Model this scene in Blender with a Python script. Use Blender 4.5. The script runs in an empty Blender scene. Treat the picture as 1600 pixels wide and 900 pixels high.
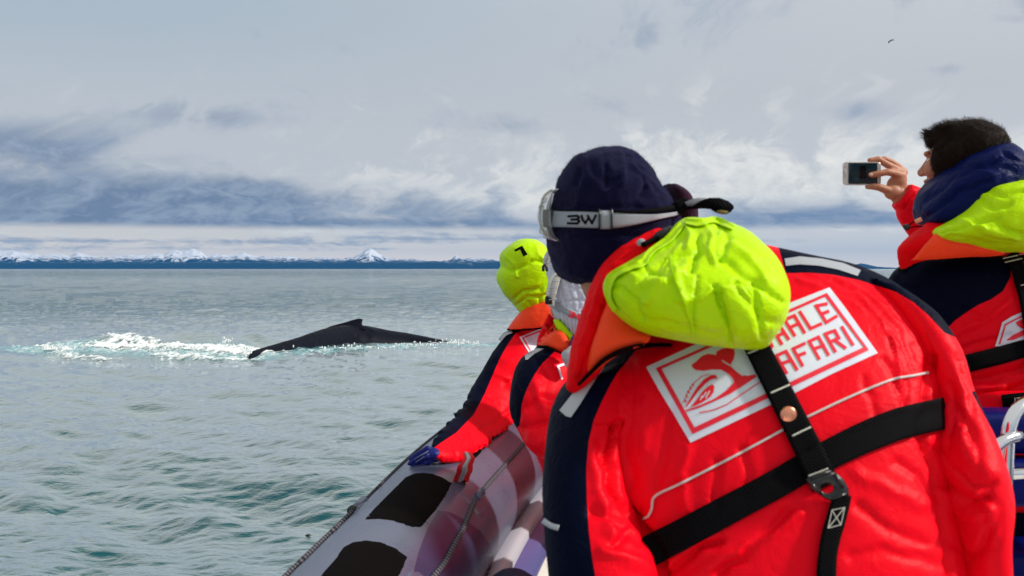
import bpy, bmesh, math, random
import numpy as np
from mathutils import Vector, Matrix
from mathutils.bvhtree import BVHTree
from mathutils.geometry import tessellate_polygon
R = math.radians
C = bpy.context.scene.collection
SC = bpy.context.scene
random.seed(4); rng = np.random.default_rng(7)

# ------------------------------------------------------------------ camera, world, sun, exposure
LENS = 35.0
F = 1600*LENS/36.0
H = 2.2                                   # eye height above the water, metres
cam_d = bpy.data.cameras.new('camera'); cam = bpy.data.objects.new('camera', cam_d); C.objects.link(cam)
cam.location = (0, 0, H); cam.rotation_euler = (R(90), 0, 0)
cam_d.lens = LENS; cam_d.sensor_width = 36; cam_d.shift_y = -30/1600
cam_d.clip_start = 0.05; cam_d.clip_end = 120000
cam_d.dof.use_dof = True; cam_d.dof.focus_distance = 6.5; cam_d.dof.aperture_fstop = 9.0
SC.camera = cam
SC.view_settings.view_transform = 'Standard'; SC.view_settings.look = 'None'
SC.view_settings.exposure = 0.0; SC.view_settings.gamma = 1.0
SUN_AZ, SUN_EL = R(100), R(36)             # clockwise from +Y, above the horizon

class E:                                   # tiny node expression builder
    nt = None
    def __init__(s, sock): s.s = sock
    @staticmethod
    def m(op, *a, clamp=False):
        n = E.nt.nodes.new('ShaderNodeMath'); n.operation = op; n.use_clamp = clamp
        for i, x in enumerate(a):
            if isinstance(x, E): E.nt.links.new(x.s, n.inputs[i])
            else: n.inputs[i].default_value = x
        return E(n.outputs[0])
    def __add__(a, b): return E.m('ADD', a, b)
    __radd__ = __add__
    def __mul__(a, b): return E.m('MULTIPLY', a, b)
    __rmul__ = __mul__
    def __sub__(a, b): return E.m('SUBTRACT', a, b)
    def __rsub__(a, b): return E.m('SUBTRACT', b, a)
    def __truediv__(a, b): return E.m('DIVIDE', a, b)
    def clamp(a): return E.m('ADD', a, 0.0, clamp=True)
def smooth(x, lo, hi):
    n = E.nt.nodes.new('ShaderNodeMapRange'); n.interpolation_type = 'SMOOTHSTEP'
    E.nt.links.new(x.s, n.inputs[0]); n.inputs[1].default_value = lo; n.inputs[2].default_value = hi
    return E(n.outputs[0])
def gauss(az, el, a0, e0, sa, se, amp):
    u = (az - a0)/sa; v = (el - e0)/se
    return E.m('EXPONENT', (u*u + v*v)*-1.0)*amp
def comb(x, y, z=0.0):
    n = E.nt.nodes.new('ShaderNodeCombineXYZ')
    for i, q in enumerate((x, y, z)):
        if isinstance(q, E): E.nt.links.new(q.s, n.inputs[i])
        else: n.inputs[i].default_value = q
    return n.outputs[0]
def noise(vec, scale=1.0, detail=6, rough=.55, dist=0.0, lac=2.0):
    n = E.nt.nodes.new('ShaderNodeTexNoise'); n.inputs['Scale'].default_value = scale
    n.inputs['Detail'].default_value = detail; n.inputs['Roughness'].default_value = rough
    n.inputs['Distortion'].default_value = dist; n.inputs['Lacunarity'].default_value = lac
    if vec is not None: E.nt.links.new(vec, n.inputs['Vector'])
    return E(n.outputs['Fac'])
def mixc(f, a, b):
    n = E.nt.nodes.new('ShaderNodeMix'); n.data_type = 'RGBA'
    if isinstance(f, E): E.nt.links.new(f.s, n.inputs[0])
    else: n.inputs[0].default_value = f
    for i, q in ((6, a), (7, b)):
        if isinstance(q, (tuple, list)): n.inputs[i].default_value = (*q[:3], 1)
        else: E.nt.links.new(q, n.inputs[i])
    return n.outputs[2]
def srgb(r, g, b):
    f = lambda c: (c/255/12.92) if c/255 <= .04045 else ((c/255+.055)/1.055)**2.4
    return (f(r), f(g), f(b))
def ramp(x, stops):
    n = E.nt.nodes.new('ShaderNodeValToRGB'); E.nt.links.new(x.s, n.inputs[0])
    cr = n.color_ramp
    while len(cr.elements) < len(stops): cr.elements.new(.5)
    for e, (p, c) in zip(cr.elements, stops): e.position = p; e.color = (*c, 1)
    return n.outputs[0]

def build_world():
    w = bpy.data.worlds.new('World'); SC.world = w; w.use_nodes = True
    nt = w.node_tree; nt.nodes.clear(); E.nt = nt
    out = nt.nodes.new('ShaderNodeOutputWorld'); bg = nt.nodes.new('ShaderNodeBackground')
    nt.links.new(bg.outputs[0], out.inputs[0])
    sky = nt.nodes.new('ShaderNodeTexSky'); sky.sky_type = 'NISHITA'; sky.sun_disc = False
    sky.sun_elevation = SUN_EL; sky.sun_rotation = SUN_AZ
    tc = nt.nodes.new('ShaderNodeTexCoord'); sp = nt.nodes.new('ShaderNodeSeparateXYZ')
    nt.links.new(tc.outputs['Generated'], sp.inputs[0])
    x, y, z = E(sp.outputs[0]), E(sp.outputs[1]), E(sp.outputs[2])
    az = E.m('ARCTAN2', x, y); el = E.m('ARCSINE', z)
    # cloud coordinates: compressed towards the horizon as a layer overhead is
    k = E.m('LOGARITHM', E.m('MAXIMUM', el, 0.0) + 0.09, 2.718)
    warp = noise(comb(az*2.2, k*2.0, 3.3), 1, 4, .5)
    az2 = az + (warp - .5)*.22; k2 = k + (warp - .5)*.5
    n1 = noise(comb(az2*4.6, k2*1.9, 1.7), 1.15, 9, .58, .25)
    n2 = noise(comb(az2*13, k2*3.6, 9.1), 1.3, 10, .62, .35)
    n3 = noise(comb(az2*30., k2*9.0, 5.0), 1.2, 8, .64, .3)
    n4 = noise(comb(az*2.4, k*6.5, 14.0), 1.4, 7, .5, .2)
    # even high veil, cooler to the left, paler towards the sun on the right
    veilL = ramp(el*3.0, [(0.0, (1.25, 1.04, .80)), (.04, (1.10, .96, .80)), (.10, srgb(228, 223, 216)), (.22, srgb(198, 202, 208)),
                           (.45, srgb(193, 199, 206)), (.8, srgb(168, 186, 200)), (1.0, srgb(186, 196, 204))])
    veilR = ramp(el*3.0, [(0.0, (1.1, .98, .84)), (.06, srgb(224, 224, 224)), (.2, srgb(205, 208, 214)), (.5, srgb(198, 201, 206)),
                           (.8, srgb(206, 209, 214)), (1.0, srgb(214, 217, 221))])
    side = smooth(az, -.5, .55)
    col = mixc(side, veilL, veilR)
    # white broken cumulus
    amp = lambda n, g: (n - .5)*g + .5
    n1, n2, n3, n4 = amp(n1, 1.7), amp(n2, 1.7), amp(n3, 1.6), amp(n4, 1.5)
    wb = gauss(az, el, .34, .092, .30, .042, .28) + gauss(az, el, -.10, .066, .24, .026, .20) + gauss(az, el, -.32, .080, .2, .03, .12)
    white = smooth(n2*.62 + n3*.20 + n1*.18 + wb, .51, .76)
    low = smooth(el, .15, .11)
    col = mixc((white*(smooth(el, .22, .12))*.9).clamp(), col, mixc(n3, srgb(208, 212, 215), srgb(255, 252, 244)))
    # dark blue-grey undersides
    db = (gauss(az, el, -.42, .066, .24, .034, .32) + gauss(az, el, -.20, .066, .20, .024, .16) + gauss(az, el, -.18, .042, .36, .0085, .19)
          + gauss(az, el, .00, .052, .10, .014, .10) + gauss(az, el, .30, .045, .11, .017, .34)
          + gauss(az, el, -.30, .145, .07, .016, .13) + gauss(az, el, -.10, .148, .13, .014, .08)
          + gauss(az, el, -.47, .115, .13, .02, .10) + gauss(az, el, .33, .150, .05, .014, .17)
          + gauss(az, el, .41, .182, .03, .008, .20) + gauss(az, el, .30, .120, .10, .012, .02) + gauss(az, el, .47, .125, .06, .02, .10))
    dark = smooth(n1*.42 + n2*.40 + n3*.12 + n4*.06 + db, .53, .82)
    cut = smooth(el, .036, .045)                                   # flat base of the dark deck
    col = mixc((dark*cut*.90).clamp(), col, mixc(smooth(n2*.5+n3*.5, .34, .70), mixc(side, srgb(92, 114, 148), srgb(100, 130, 172)), srgb(142, 158, 182)))
    # thin low bars of grey under the deck
    bars = smooth(n4*.55 + n3*.25+n2*.2+gauss(az, el, -.1, .026, 1.2, .006, .10), .54, .72)*smooth(el, .052, .036)*smooth(el, .012, .020)
    col = mixc((bars*.8).clamp(), col, srgb(150, 163, 184))
    # above the frame the same overcast goes on, brighter overhead
    over = mixc(noise(comb(az*2, el*3.0, 7.), 1.2, 6, .55), (.62, .65, .64), (.84, .83, .78))
    col = mixc(smooth(el, .22, .48), col, over)
    # a little of the physical sky stays in it
    scl = nt.nodes.new('ShaderNodeVectorMath'); scl.operation = 'SCALE'; scl.inputs['Scale'].default_value = .10
    nt.links.new(sky.outputs[0], scl.inputs[0])
    col = mixc(.94, scl.outputs[0], col)
    nt.links.new(col, bg.inputs['Color']); bg.inputs['Strength'].default_value = 1.0
build_world()

sun_d = bpy.data.lights.new('sun', 'SUN'); sun = bpy.data.objects.new('sun', sun_d); C.objects.link(sun)
sun_d.energy = 3.8; sun_d.angle = R(4.0); sun_d.color = (1, .95, .88)
sdir = Vector((math.sin(SUN_AZ)*math.cos(SUN_EL), math.cos(SUN_AZ)*math.cos(SUN_EL), math.sin(SUN_EL)))
sun.rotation_euler = sdir.to_track_quat('Z', 'Y').to_euler(); sun.location = (20, 10, 30)

# ------------------------------------------------------------------ helpers
def P(px, py, D): return Vector(((px-800)/F*D, D, H-(py-420)/F*D))
def to_px(V): return np.stack([800+F*V[:, 0]/V[:, 1], 420-F*(V[:, 2]-H)/V[:, 1]], 1)
CAM = Vector((0, 0, H))

def _hash(ix, iy, iz, seed):
    h = (ix.astype(np.int64)*374761393 + iy.astype(np.int64)*668265263 + iz.astype(np.int64)*2147483647 + seed*1274126177) & 0xffffffff
    h = ((h ^ (h >> 13))*1274126177) & 0xffffffff
    h = ((h ^ (h >> 16))*2246822519) & 0xffffffff
    return (h ^ (h >> 15))
def pnoise(p, seed=0):
    i = np.floor(p).astype(np.int64); f = p-i; u = f*f*f*(f*(f*6-15)+10)
    tot = np.zeros(len(p))
    for dx in (0, 1):
        for dy in (0, 1):
            for dz in (0, 1):
                h = _hash(i[:, 0]+dx, i[:, 1]+dy, i[:, 2]+dz, seed)
                gx = (h & 255)/127.5-1; gy = ((h >> 8) & 255)/127.5-1; gz = ((h >> 16) & 255)/127.5-1
                w = (u[:, 0] if dx else 1-u[:, 0])*(u[:, 1] if dy else 1-u[:, 1])*(u[:, 2] if dz else 1-u[:, 2])
                tot += w*(gx*(f[:, 0]-dx)+gy*(f[:, 1]-dy)+gz*(f[:, 2]-dz))
    return tot
def fbm(p, o=4, seed=0, g=.5):
    a = 1; t = 0; s = 0
    for k in range(o): t = t+a*pnoise(p*(2.03**k)+k*17.3, seed+k); s += a; a *= g
    return t/s
def ridged(p, o=3, seed=0):
    a = 1; t = 0; s = 0
    for k in range(o): t = t+a*(1-np.abs(pnoise(p*(2.1**k)+k*11.1, seed+k))*2.2); s += a; a *= .5
    return t/s

def mesh_obj(name, V, Fc, mat, parent=None, smooth=True, mats=None, midx=None):
    me = bpy.data.meshes.new(name)
    me.from_pydata([tuple(v) for v in V] if not isinstance(V, np.ndarray) else V.tolist(), [],
                   [tuple(f) for f in Fc] if not isinstance(Fc, np.ndarray) else Fc.tolist())
    me.update()
    for m in (mats or [mat]): me.materials.append(m)
    if midx is not None: me.polygons.foreach_set('material_index', np.array(midx, dtype=np.int32))
    if smooth: me.polygons.foreach_set('use_smooth', np.ones(len(me.polygons), dtype=bool))
    o = bpy.data.objects.new(name, me); C.objects.link(o)
    if parent: adopt(o, parent)
    return o
def adopt(o, parent):
    o.parent = parent
    M = Matrix.Identity(4); q = parent
    M = Matrix.Translation(world_loc(parent)); o.matrix_parent_inverse = M.inverted()
def world_loc(o):
    return Vector(o.get('_wl', (0, 0, 0))) if o.type == 'EMPTY' else Vector((0, 0, 0))
def thing(name, label, cat, loc, group=None):
    o = bpy.data.objects.new(name, None); C.objects.link(o); o.location = loc; o['_wl'] = tuple(loc)
    o['label'] = label; o['category'] = cat; o.empty_display_size = .1
    if group: o['group'] = group
    return o
def tag(o, label, cat, group=None, kind=None):
    o['label'] = label; o['category'] = cat
    if group: o['group'] = group
    if kind: o['kind'] = kind
    return o

class MB:                                  # collects shapes into one mesh
    def __init__(s): s.V = []; s.F = []
    def add(s, V, Fc):
        b = len(s.V); s.V += [tuple(v) for v in V]; s.F += [tuple(i+b for i in f) for f in Fc]
    def ell(s, c, r, M=None, nu=20, nv=12):
        V = []; Fc = []
        for j in range(nv+1):
            t = math.pi*j/nv
            for i in range(nu):
                a = 2*math.pi*i/nu
                v = Vector((r[0]*math.sin(t)*math.cos(a), r[1]*math.sin(t)*math.sin(a), r[2]*math.cos(t)))
                if M: v = M @ v
                V.append(Vector(c)+v)
        for j in range(nv):
            for i in range(nu):
                a, b = j*nu+i, j*nu+(i+1) % nu
                Fc.append((a, a+nu, b+nu, b))
        s.add(V, Fc)
    def tube(s, pts, rad, n=12, caps=True, flat=1.0, up=None):
        pts = [Vector(p) for p in pts]
        if not isinstance(rad, (list, tuple)): rad = [rad]*len(pts)
        V = []; Fc = []; prev = None
        for i, p in enumerate(pts):
            d = (pts[min(i+1, len(pts)-1)]-pts[max(i-1, 0)])
            if d.length < 1e-9: d = Vector((0, 0, 1))
            d.normalize()
            if prev is None:
                u = Vector(up) if up else (Vector((0, 0, 1)) if abs(d.z) < .9 else Vector((1, 0, 0)))
            else: u = prev
            a = (u-d*u.dot(d)).normalized(); b = d.cross(a); prev = a
            for k in range(n):
                t = 2*math.pi*k/n
                V.append(p+a*math.cos(t)*rad[i]*flat+b*math.sin(t)*rad[i])
        for i in range(len(pts)-1):
            for k in range(n):
                a, b = i*n+k, i*n+(k+1) % n
                Fc.append((a, b, b+n, a+n))
        if caps: Fc.append(tuple(range(n))[::-1]); Fc.append(tuple(range((len(pts)-1)*n, len(pts)*n)))
        s.add(V, Fc)
    def chain(s, pr, n=14):                # rounded tapering limb
        for i, (p, r) in enumerate(pr): s.ell(p, (r, r, r), None, n, 8)
        s.tube([p for p, r in pr], [r for p, r in pr], n)
    def box(s, c, h, M=None):
        V = [Vector((x*h[0], y*h[1], z*h[2])) for x in (-1, 1) for y in (-1, 1) for z in (-1, 1)]
        if M: V = [M @ v for v in V]
        s.add([Vector(c)+v for v in V], [(0, 1, 3, 2), (4, 6, 7, 5), (0, 4, 5, 1), (2, 3, 7, 6), (0, 2, 6, 4), (1, 5, 7, 3)])
    def loft(s, rows, n=40, sub=4, e=2.3):
        """rows: (Lx,Ly,Rx,Ry,D,th[,tilt]) a cross-section seen from the boat, th its half depth in metres"""
        r = np.array([list(q)+[0]*(7-len(q)) for q in rows], float); out = []
        for i in range(len(r)-1):
            p0, p1, p2, p3 = r[max(i-1, 0)], r[i], r[i+1], r[min(i+2, len(r)-1)]
            for k in range(sub):
                t = k/sub
                out.append(.5*((2*p1)+(-p0+p2)*t+(2*p0-5*p1+4*p2-p3)*t*t+(-p0+3*p1-3*p2+p3)*t**3))
        out.append(r[-1]); V = []; Fc = []
        for q in out:
            L = P(q[0], q[1], q[4]-q[6]); Rr = P(q[2], q[3], q[4]+q[6]); c = (L+Rr)/2; h = (Rr-L)/2
            for k in range(n):
                t = 2*math.pi*k/n; cx, sx = math.cos(t), math.sin(t)
                V.append(c+h*math.copysign(abs(cx)**(2/e), cx)+Vector((0, 1, 0))*q[5]*math.copysign(abs(sx)**(2/e), sx))
        for i in range(len(out)-1):
            for k in range(n):
                a, b = i*n+k, i*n+(k+1) % n
                Fc.append((a, b, b+n, a+n))
        Fc.append(tuple(range(n))[::-1]); Fc.append(tuple(range((len(out)-1)*n, len(out)*n)))
        s.add(V, Fc)
    def remesh(s, voxel=.006, sm=6):
        me = bpy.data.meshes.new('tmp'); me.from_pydata(s.V, [], s.F); me.update()
        bm = bmesh.new(); bm.from_mesh(me); bmesh.ops.recalc_face_normals(bm, faces=bm.faces); bm.to_mesh(me); bm.free()
        o = bpy.data.objects.new('tmp', me); C.objects.link(o)
        m = o.modifiers.new('r', 'REMESH'); m.mode = 'VOXEL'; m.voxel_size = voxel
        if sm: q = o.modifiers.new('s', 'SMOOTH'); q.iterations = sm; q.factor = .5
        dg = bpy.context.evaluated_depsgraph_get(); ev = o.evaluated_get(dg); em = ev.to_mesh()
        em.calc_loop_triangles()
        V = np.empty(len(em.vertices)*3); em.vertices.foreach_get('co', V)
        T = np.empty(len(em.loop_triangles)*3, dtype=np.int32); em.loop_triangles.foreach_get('vertices', T)
        ev.to_mesh_clear(); bpy.data.objects.remove(o); bpy.data.meshes.remove(me)
        return V.reshape(-1, 3), T.reshape(-1, 3)
    def build(s, name, mat, parent=None, smooth=True): return mesh_obj(name, s.V, s.F, mat, parent, smooth)

def normals(V, T):
    a = V[T[:, 1]]-V[T[:, 0]]; b = V[T[:, 2]]-V[T[:, 0]]; fn = np.cross(a, b); N = np.zeros_like(V)
    for k in range(3): np.add.at(N, T[:, k], fn)
    return N/(np.linalg.norm(N, axis=1, keepdims=True)+1e-12)
def folds(V, T, amp=.006, scale=9.0, seed=1, st=(1, 1, 1), fine=.35, mid=.6):
    """crumpled cloth: soft bulges, sharp ridges, small creases along the normal"""
    N = normals(V, T); q = V*np.array(st)*scale
    w = np.stack([fbm(q*.7+5, 2, seed+9), fbm(q*.7+31, 2, seed+19), fbm(q*.7+77, 2, seed+29)], 1)*.9
    d = fbm(q*.55, 2, seed)*1.3+mid*(ridged(q+w, 2, seed+3)-.55)+fine*(ridged(q*2.7+w*2, 2, seed+5)-.55)*.5
    return V+N*(d*amp)[:, None]
def seg_dist(p, pts):
    best = np.full(len(p), 1e9)
    for a, b in zip(pts[:-1], pts[1:]):
        a = np.array(a, float); b = np.array(b, float); ab = b-a
        t = np.clip(((p-a)@ab)/(ab@ab+1e-9), 0, 1)
        best = np.minimum(best, np.linalg.norm(p-(a+t[:, None]*ab), axis=1))
    return best
def buckle(V, T, grow=.07, goal=.02, smooth_=.30, iters=90, seed=1, dirs=None, nz=.004, fq=9.0, gain=1.0, quiet=None):
    """cloth a little too large for the body: every edge wants to be longer, the shell buckles into folds"""
    E_ = np.vstack([T[:, [0, 1]], T[:, [1, 2]], T[:, [2, 0]]]); E_ = np.unique(np.sort(E_, 1), axis=0); a, b = E_[:, 0], E_[:, 1]; n = len(V)
    deg = np.bincount(a, minlength=n)+np.bincount(b, minlength=n); N = normals(V, T); d0 = V[b]-V[a]; L0 = np.linalg.norm(d0, axis=1)
    g = np.full(len(a), grow)
    if dirs is not None: dv = np.array(dirs, float); dv /= np.linalg.norm(dv); c = np.abs(d0@dv)/(L0+1e-9); g = grow*(.15+1.35*c*c)
    mod = np.clip(.55+1.6*fbm(V[a]*4.5+7, 2, seed+50), .1, 1.5); g = g*mod
    if quiet is not None: g = g*quiet[a]
    rest = L0*(1+g); x = V+N*(fbm(V*fq, 3, seed)*nz)[:, None]
    for it in range(iters):
        d = x[b]-x[a]; L = np.linalg.norm(d, axis=1)+1e-9; c = d*(.5*(L-rest)/L)[:, None]; acc = np.empty_like(x)
        for k in range(3): acc[:, k] = np.bincount(a, c[:, k], n)-np.bincount(b, c[:, k], n)
        x = x+acc*(1.6/np.maximum(deg, 1))[:, None]*2
        u = x-V; un = (u*N).sum(1); ut = u-N*un[:, None]; av = np.empty(n)
        av = (np.bincount(a, un[b], n)+np.bincount(b, un[a], n))/np.maximum(deg, 1); un = un+smooth_*(av-un)
        un *= 1-goal; ut *= .97; x = V+ut+N*un[:, None]
    return V+(x-V)*gain
def upres(V, T):
    """one smooth subdivision of a triangle mesh"""
    me = bpy.data.meshes.new('t'); me.from_pydata(V.tolist(), [], T.tolist()); o = bpy.data.objects.new('t', me); C.objects.link(o)
    q = o.modifiers.new('s', 'SUBSURF'); q.levels = 1; q.render_levels = 1
    ev = o.evaluated_get(bpy.context.evaluated_depsgraph_get()); em = ev.to_mesh(); em.calc_loop_triangles()
    V2 = np.empty(len(em.vertices)*3); em.vertices.foreach_get('co', V2); T2 = np.empty(len(em.loop_triangles)*3, dtype=np.int32); em.loop_triangles.foreach_get('vertices', T2)
    ev.to_mesh_clear(); bpy.data.objects.remove(o); bpy.data.meshes.remove(me); return V2.reshape(-1, 3), T2.reshape(-1, 3)
def crease(V, T, items):
    """items: (pixel polyline, half width px, depth m): press a valley (or raise a ridge when negative) into the near side"""
    N = normals(V, T); px = to_px(V); ray = V-np.array([0, 0, H]); ray /= np.linalg.norm(ray, axis=1, keepdims=True)
    face = np.clip(-(N*ray).sum(1), 0, 1)
    px = px+np.stack([fbm(np.stack([px[:, 0]/38, px[:, 1]/38, px[:, 0]*0+3], 1), 3, 5), fbm(np.stack([px[:, 0]/38, px[:, 1]/38, px[:, 0]*0+9], 1), 3, 6)], 1)*14
    for pts, w, d in items:
        s = seg_dist(px, pts); V = V-N*((d*np.exp(-(s/w)**2))*face)[:, None]
    return V
def poly_sd(p, poly):
    """signed distance to a polygon, positive inside"""
    poly = np.array(poly, float); inside = np.zeros(len(p), bool)
    for i in range(len(poly)):
        a = poly[i]; b = poly[(i+1) % len(poly)]
        c = (a[1] > p[:, 1]) != (b[1] > p[:, 1])
        with np.errstate(divide='ignore', invalid='ignore'):
            xi = (b[0]-a[0])*(p[:, 1]-a[1])/(b[1]-a[1]+1e-12)+a[0]
        inside ^= c & (p[:, 0] < xi)
    d = seg_dist(p, np.vstack([poly, poly[:1]]))
    return np.where(inside, d, -d)
def cut(V, T, s):
    """split a triangle mesh along s=0; returns (V,T) of the positive and of the negative side"""
    s = np.where(np.abs(s) < 1e-4, 1e-4, s); pos = s > 0; cnt = pos[T].sum(1)
    Vn = [tuple(v) for v in V]; cache = {}
    def mid(a, b):
        k = (a, b) if a < b else (b, a)
        if k not in cache:
            t = s[a]/(s[a]-s[b]); cache[k] = len(Vn); Vn.append(tuple(V[a]+(V[b]-V[a])*t))
        return cache[k]
    TP = T[cnt == 3].tolist(); TN = T[cnt == 0].tolist()
    for t in T[(cnt == 1) | (cnt == 2)]:
        t = [int(i) for i in t]; lone_pos = sum(bool(pos[i]) for i in t) == 1
        k = next(i for i in range(3) if bool(pos[t[i]]) == lone_pos)
        a, b, c = t[k], t[(k+1) % 3], t[(k+2) % 3]; ab, ac = mid(a, b), mid(a, c)
        A = TP if lone_pos else TN; B = TN if lone_pos else TP
        A.append([a, ab, ac]); B.append([ab, b, c]); B.append([ab, c, ac])
    Vn = np.array(Vn); res = []
    for Q in (TP, TN):
        if not Q: res.append((np.zeros((0, 3)), np.zeros((0, 3), int))); continue
        Q = np.array(Q); u, inv = np.unique(Q, return_inverse=True); res.append((Vn[u], inv.reshape(Q.shape)))
    return res
def bvh_of(*ms):
    V = []; T = []
    for v, t in ms: T += (np.array(t)+len(V)).tolist(); V += [tuple(q) for q in v]
    return BVHTree.FromPolygons(V, T)
def obvh(*obs):
    V = []; Fc = []
    for o in obs:
        b = len(V); V += [tuple(v.co) for v in o.data.vertices]; Fc += [tuple(i+b for i in p.vertices) for p in o.data.polygons]
    return BVHTree.FromPolygons(V, Fc)
def hit(bv, px, py):
    d = (P(px, py, 1)-CAM).normalized(); h = bv.ray_cast(CAM, d)
    return None if h[0] is None else h[0].y
def resample(pts, step):
    pts = [Vector((*p, 0)) if len(p) == 2 else Vector(p) for p in pts]; dense = []
    for i in range(len(pts)-1):
        p0, p1, p2, p3 = pts[max(i-1, 0)], pts[i], pts[i+1], pts[min(i+2, len(pts)-1)]
        m = max(2, int((p2-p1).length/step))
        for k in range(m):
            t = k/m; dense.append(.5*((2*p1)+(-p0+p2)*t+(2*p0-5*p1+4*p2-p3)*t*t+(-p0+3*p1-3*p2+p3)*t**3))
    dense.append(pts[-1]); return dense
def ribbon(name, path, width, bv, mat, parent, off=.003, thick=.003, step=3.0, across=5, bridge=6, curved=True, Dfb=None):
    """a webbing or cord lying on a surface: follows the body but spans its small hollows"""
    c = resample(path, step) if curved else [Vector((*p, 0)) for p in path]
    if not isinstance(width, (list, tuple)): width = [width]*2
    n = len(c); G = np.full((n, across), np.nan); XY = []
    for i, p in enumerate(c):
        d = (c[min(i+1, n-1)]-c[max(i-1, 0)]).normalized(); nr = Vector((-d.y, d.x, 0))
        t = i/(n-1)*(len(width)-1); k = min(int(t), len(width)-2); w = width[k]+(width[k+1]-width[k])*(t-k); row = []
        for j in range(across):
            q = p+nr*(j/(across-1)-.5)*w; row.append(q)
            h = hit(bv, q.x, q.y)
            if h: G[i, j] = h
        XY.append(row)
    if np.isnan(G).all(): G[:] = Dfb or 2.0
    m = np.nanmedian(G)
    for j in range(across):
        col = G[:, j]; ok = ~np.isnan(col)
        G[:, j] = np.interp(np.arange(n), np.where(ok)[0], col[ok]) if ok.any() else m
    if bridge:
        Gp = np.pad(G, ((bridge, bridge), (0, 0)), 'edge')
        mn = np.min([Gp[k:k+n] for k in range(2*bridge+1)], axis=0)
        mp = np.pad(mn, ((bridge, bridge), (0, 0)), 'edge')
        G = np.mean([mp[k:k+n] for k in range(2*bridge+1)], axis=0)*.65+G*.35
        G = np.minimum(G, G.mean(1, keepdims=True)+.004)
    V = []; Fc = []; a2 = across
    for i in range(n):
        for j in range(a2): V.append(P(XY[i][j].x, XY[i][j].y, G[i, j]-off-thick))
        for j in range(a2): V.append(P(XY[i][j].x, XY[i][j].y, G[i, j]-off+.0005))
    w = 2*a2
    for i in range(n-1):
        b = i*w
        for j in range(a2-1):
            Fc.append((b+j, b+w+j, b+w+j+1, b+j+1)); Fc.append((b+a2+j, b+a2+j+1, b+w+a2+j+1, b+w+a2+j))
        Fc.append((b, b+a2, b+w+a2, b+w)); Fc.append((b+a2-1, b+w+a2-1, b+w+2*a2-1, b+2*a2-1))
    Fc.append(tuple(range(a2))+tuple(range(2*a2-1, a2-1, -1))); b = (n-1)*w
    Fc.append(tuple(b+q for q in (*range(a2-1, -1, -1), *range(a2, 2*a2))))
    o = mesh_obj(name, V, Fc, mat, parent)
    return o
def clip_cells(poly, g):
    """polygon -> small pieces on a grid of g pixels"""
    pv = [Vector((x, y, 0)) for x, y in poly]; out = []
    def clipax(pl, ax, val, keep):
        r = []
        for i in range(len(pl)):
            a, b = pl[i], pl[(i+1) % len(pl)]; da, db = (a[ax]-val)*keep, (b[ax]-val)*keep
            if da >= 0: r.append(a)
            if (da > 0 and db < 0) or (da < 0 and db > 0): t = da/(da-db); r.append((a[0]+(b[0]-a[0])*t, a[1]+(b[1]-a[1])*t))
        return r
    for tri in tessellate_polygon([pv]):
        p = [tuple(pv[i][:2]) for i in tri]
        x0 = math.floor(min(q[0] for q in p)/g); x1 = math.ceil(max(q[0] for q in p)/g)
        for ix in range(x0, x1):
            s = clipax(clipax(p, 0, ix*g, 1), 0, (ix+1)*g, -1)
            if len(s) < 3: continue
            y0 = math.floor(min(q[1] for q in s)/g); y1 = math.ceil(max(q[1] for q in s)/g)
            for iy in range(y0, y1):
                c = clipax(clipax(s, 1, iy*g, 1), 1, (iy+1)*g, -1)
                if len(c) >= 3: out.append(c)
    return out
def print_on(name, polys, bv, mats, parent, off=.0015, g=6, puff=0, puffw=10):
    """flat print (or, with puff, a padded flap) laid on a surface. polys: list of (polygon, material index, extra offset)"""
    V = []; Fc = []; mi = []; 
    for poly, m, ex in polys:
        idx = {}
        for c in clip_cells(poly, g):
            f = []
            for q in c:
                k = (round(q[0], 2), round(q[1], 2))
                if k not in idx: idx[k] = len(V); V.append((k[0], k[1], ex))
                if not f or f[-1] != idx[k]: f.append(idx[k])
            if len(f) > 2 and f[0] == f[-1]: f.pop()
            if len(set(f)) >= 3 and len(set(f)) == len(f): Fc.append(f[::-1]); mi.append(m)
    A = np.array(V); D = np.array([hit(bv, x, y) or np.nan for x, y, _ in V])
    if np.isnan(D).any():
        ok = ~np.isnan(D)
        for i in np.where(~ok)[0]:
            j = np.argmin((A[ok, 0]-A[i, 0])**2+(A[ok, 1]-A[i, 1])**2); D[i] = D[ok][j]
    lift = off+A[:, 2]
    if puff:
        sd = poly_sd(A[:, :2], polys[0][0]); lift = off+puff*np.sqrt(np.clip(sd/puffw, 0, 1))-.003*(sd < .5)
    D = D-lift
    W = [P(A[i, 0], A[i, 1], D[i]) for i in range(len(V))]
    return mesh_obj(name, W, Fc, None, parent, True, mats, mi)
def stroke(pts, w):
    """polyline -> list of quads"""
    out = []
    for a, b in zip(pts[:-1], pts[1:]):
        a = Vector(a); b = Vector(b); d = (b-a).normalized(); n = Vector((-d.y, d.x))*w/2; e = d*w*.42
        out.append([tuple(a-e+n), tuple(a-e-n), tuple(b+e-n), tuple(b+e+n)])
    return out

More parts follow.
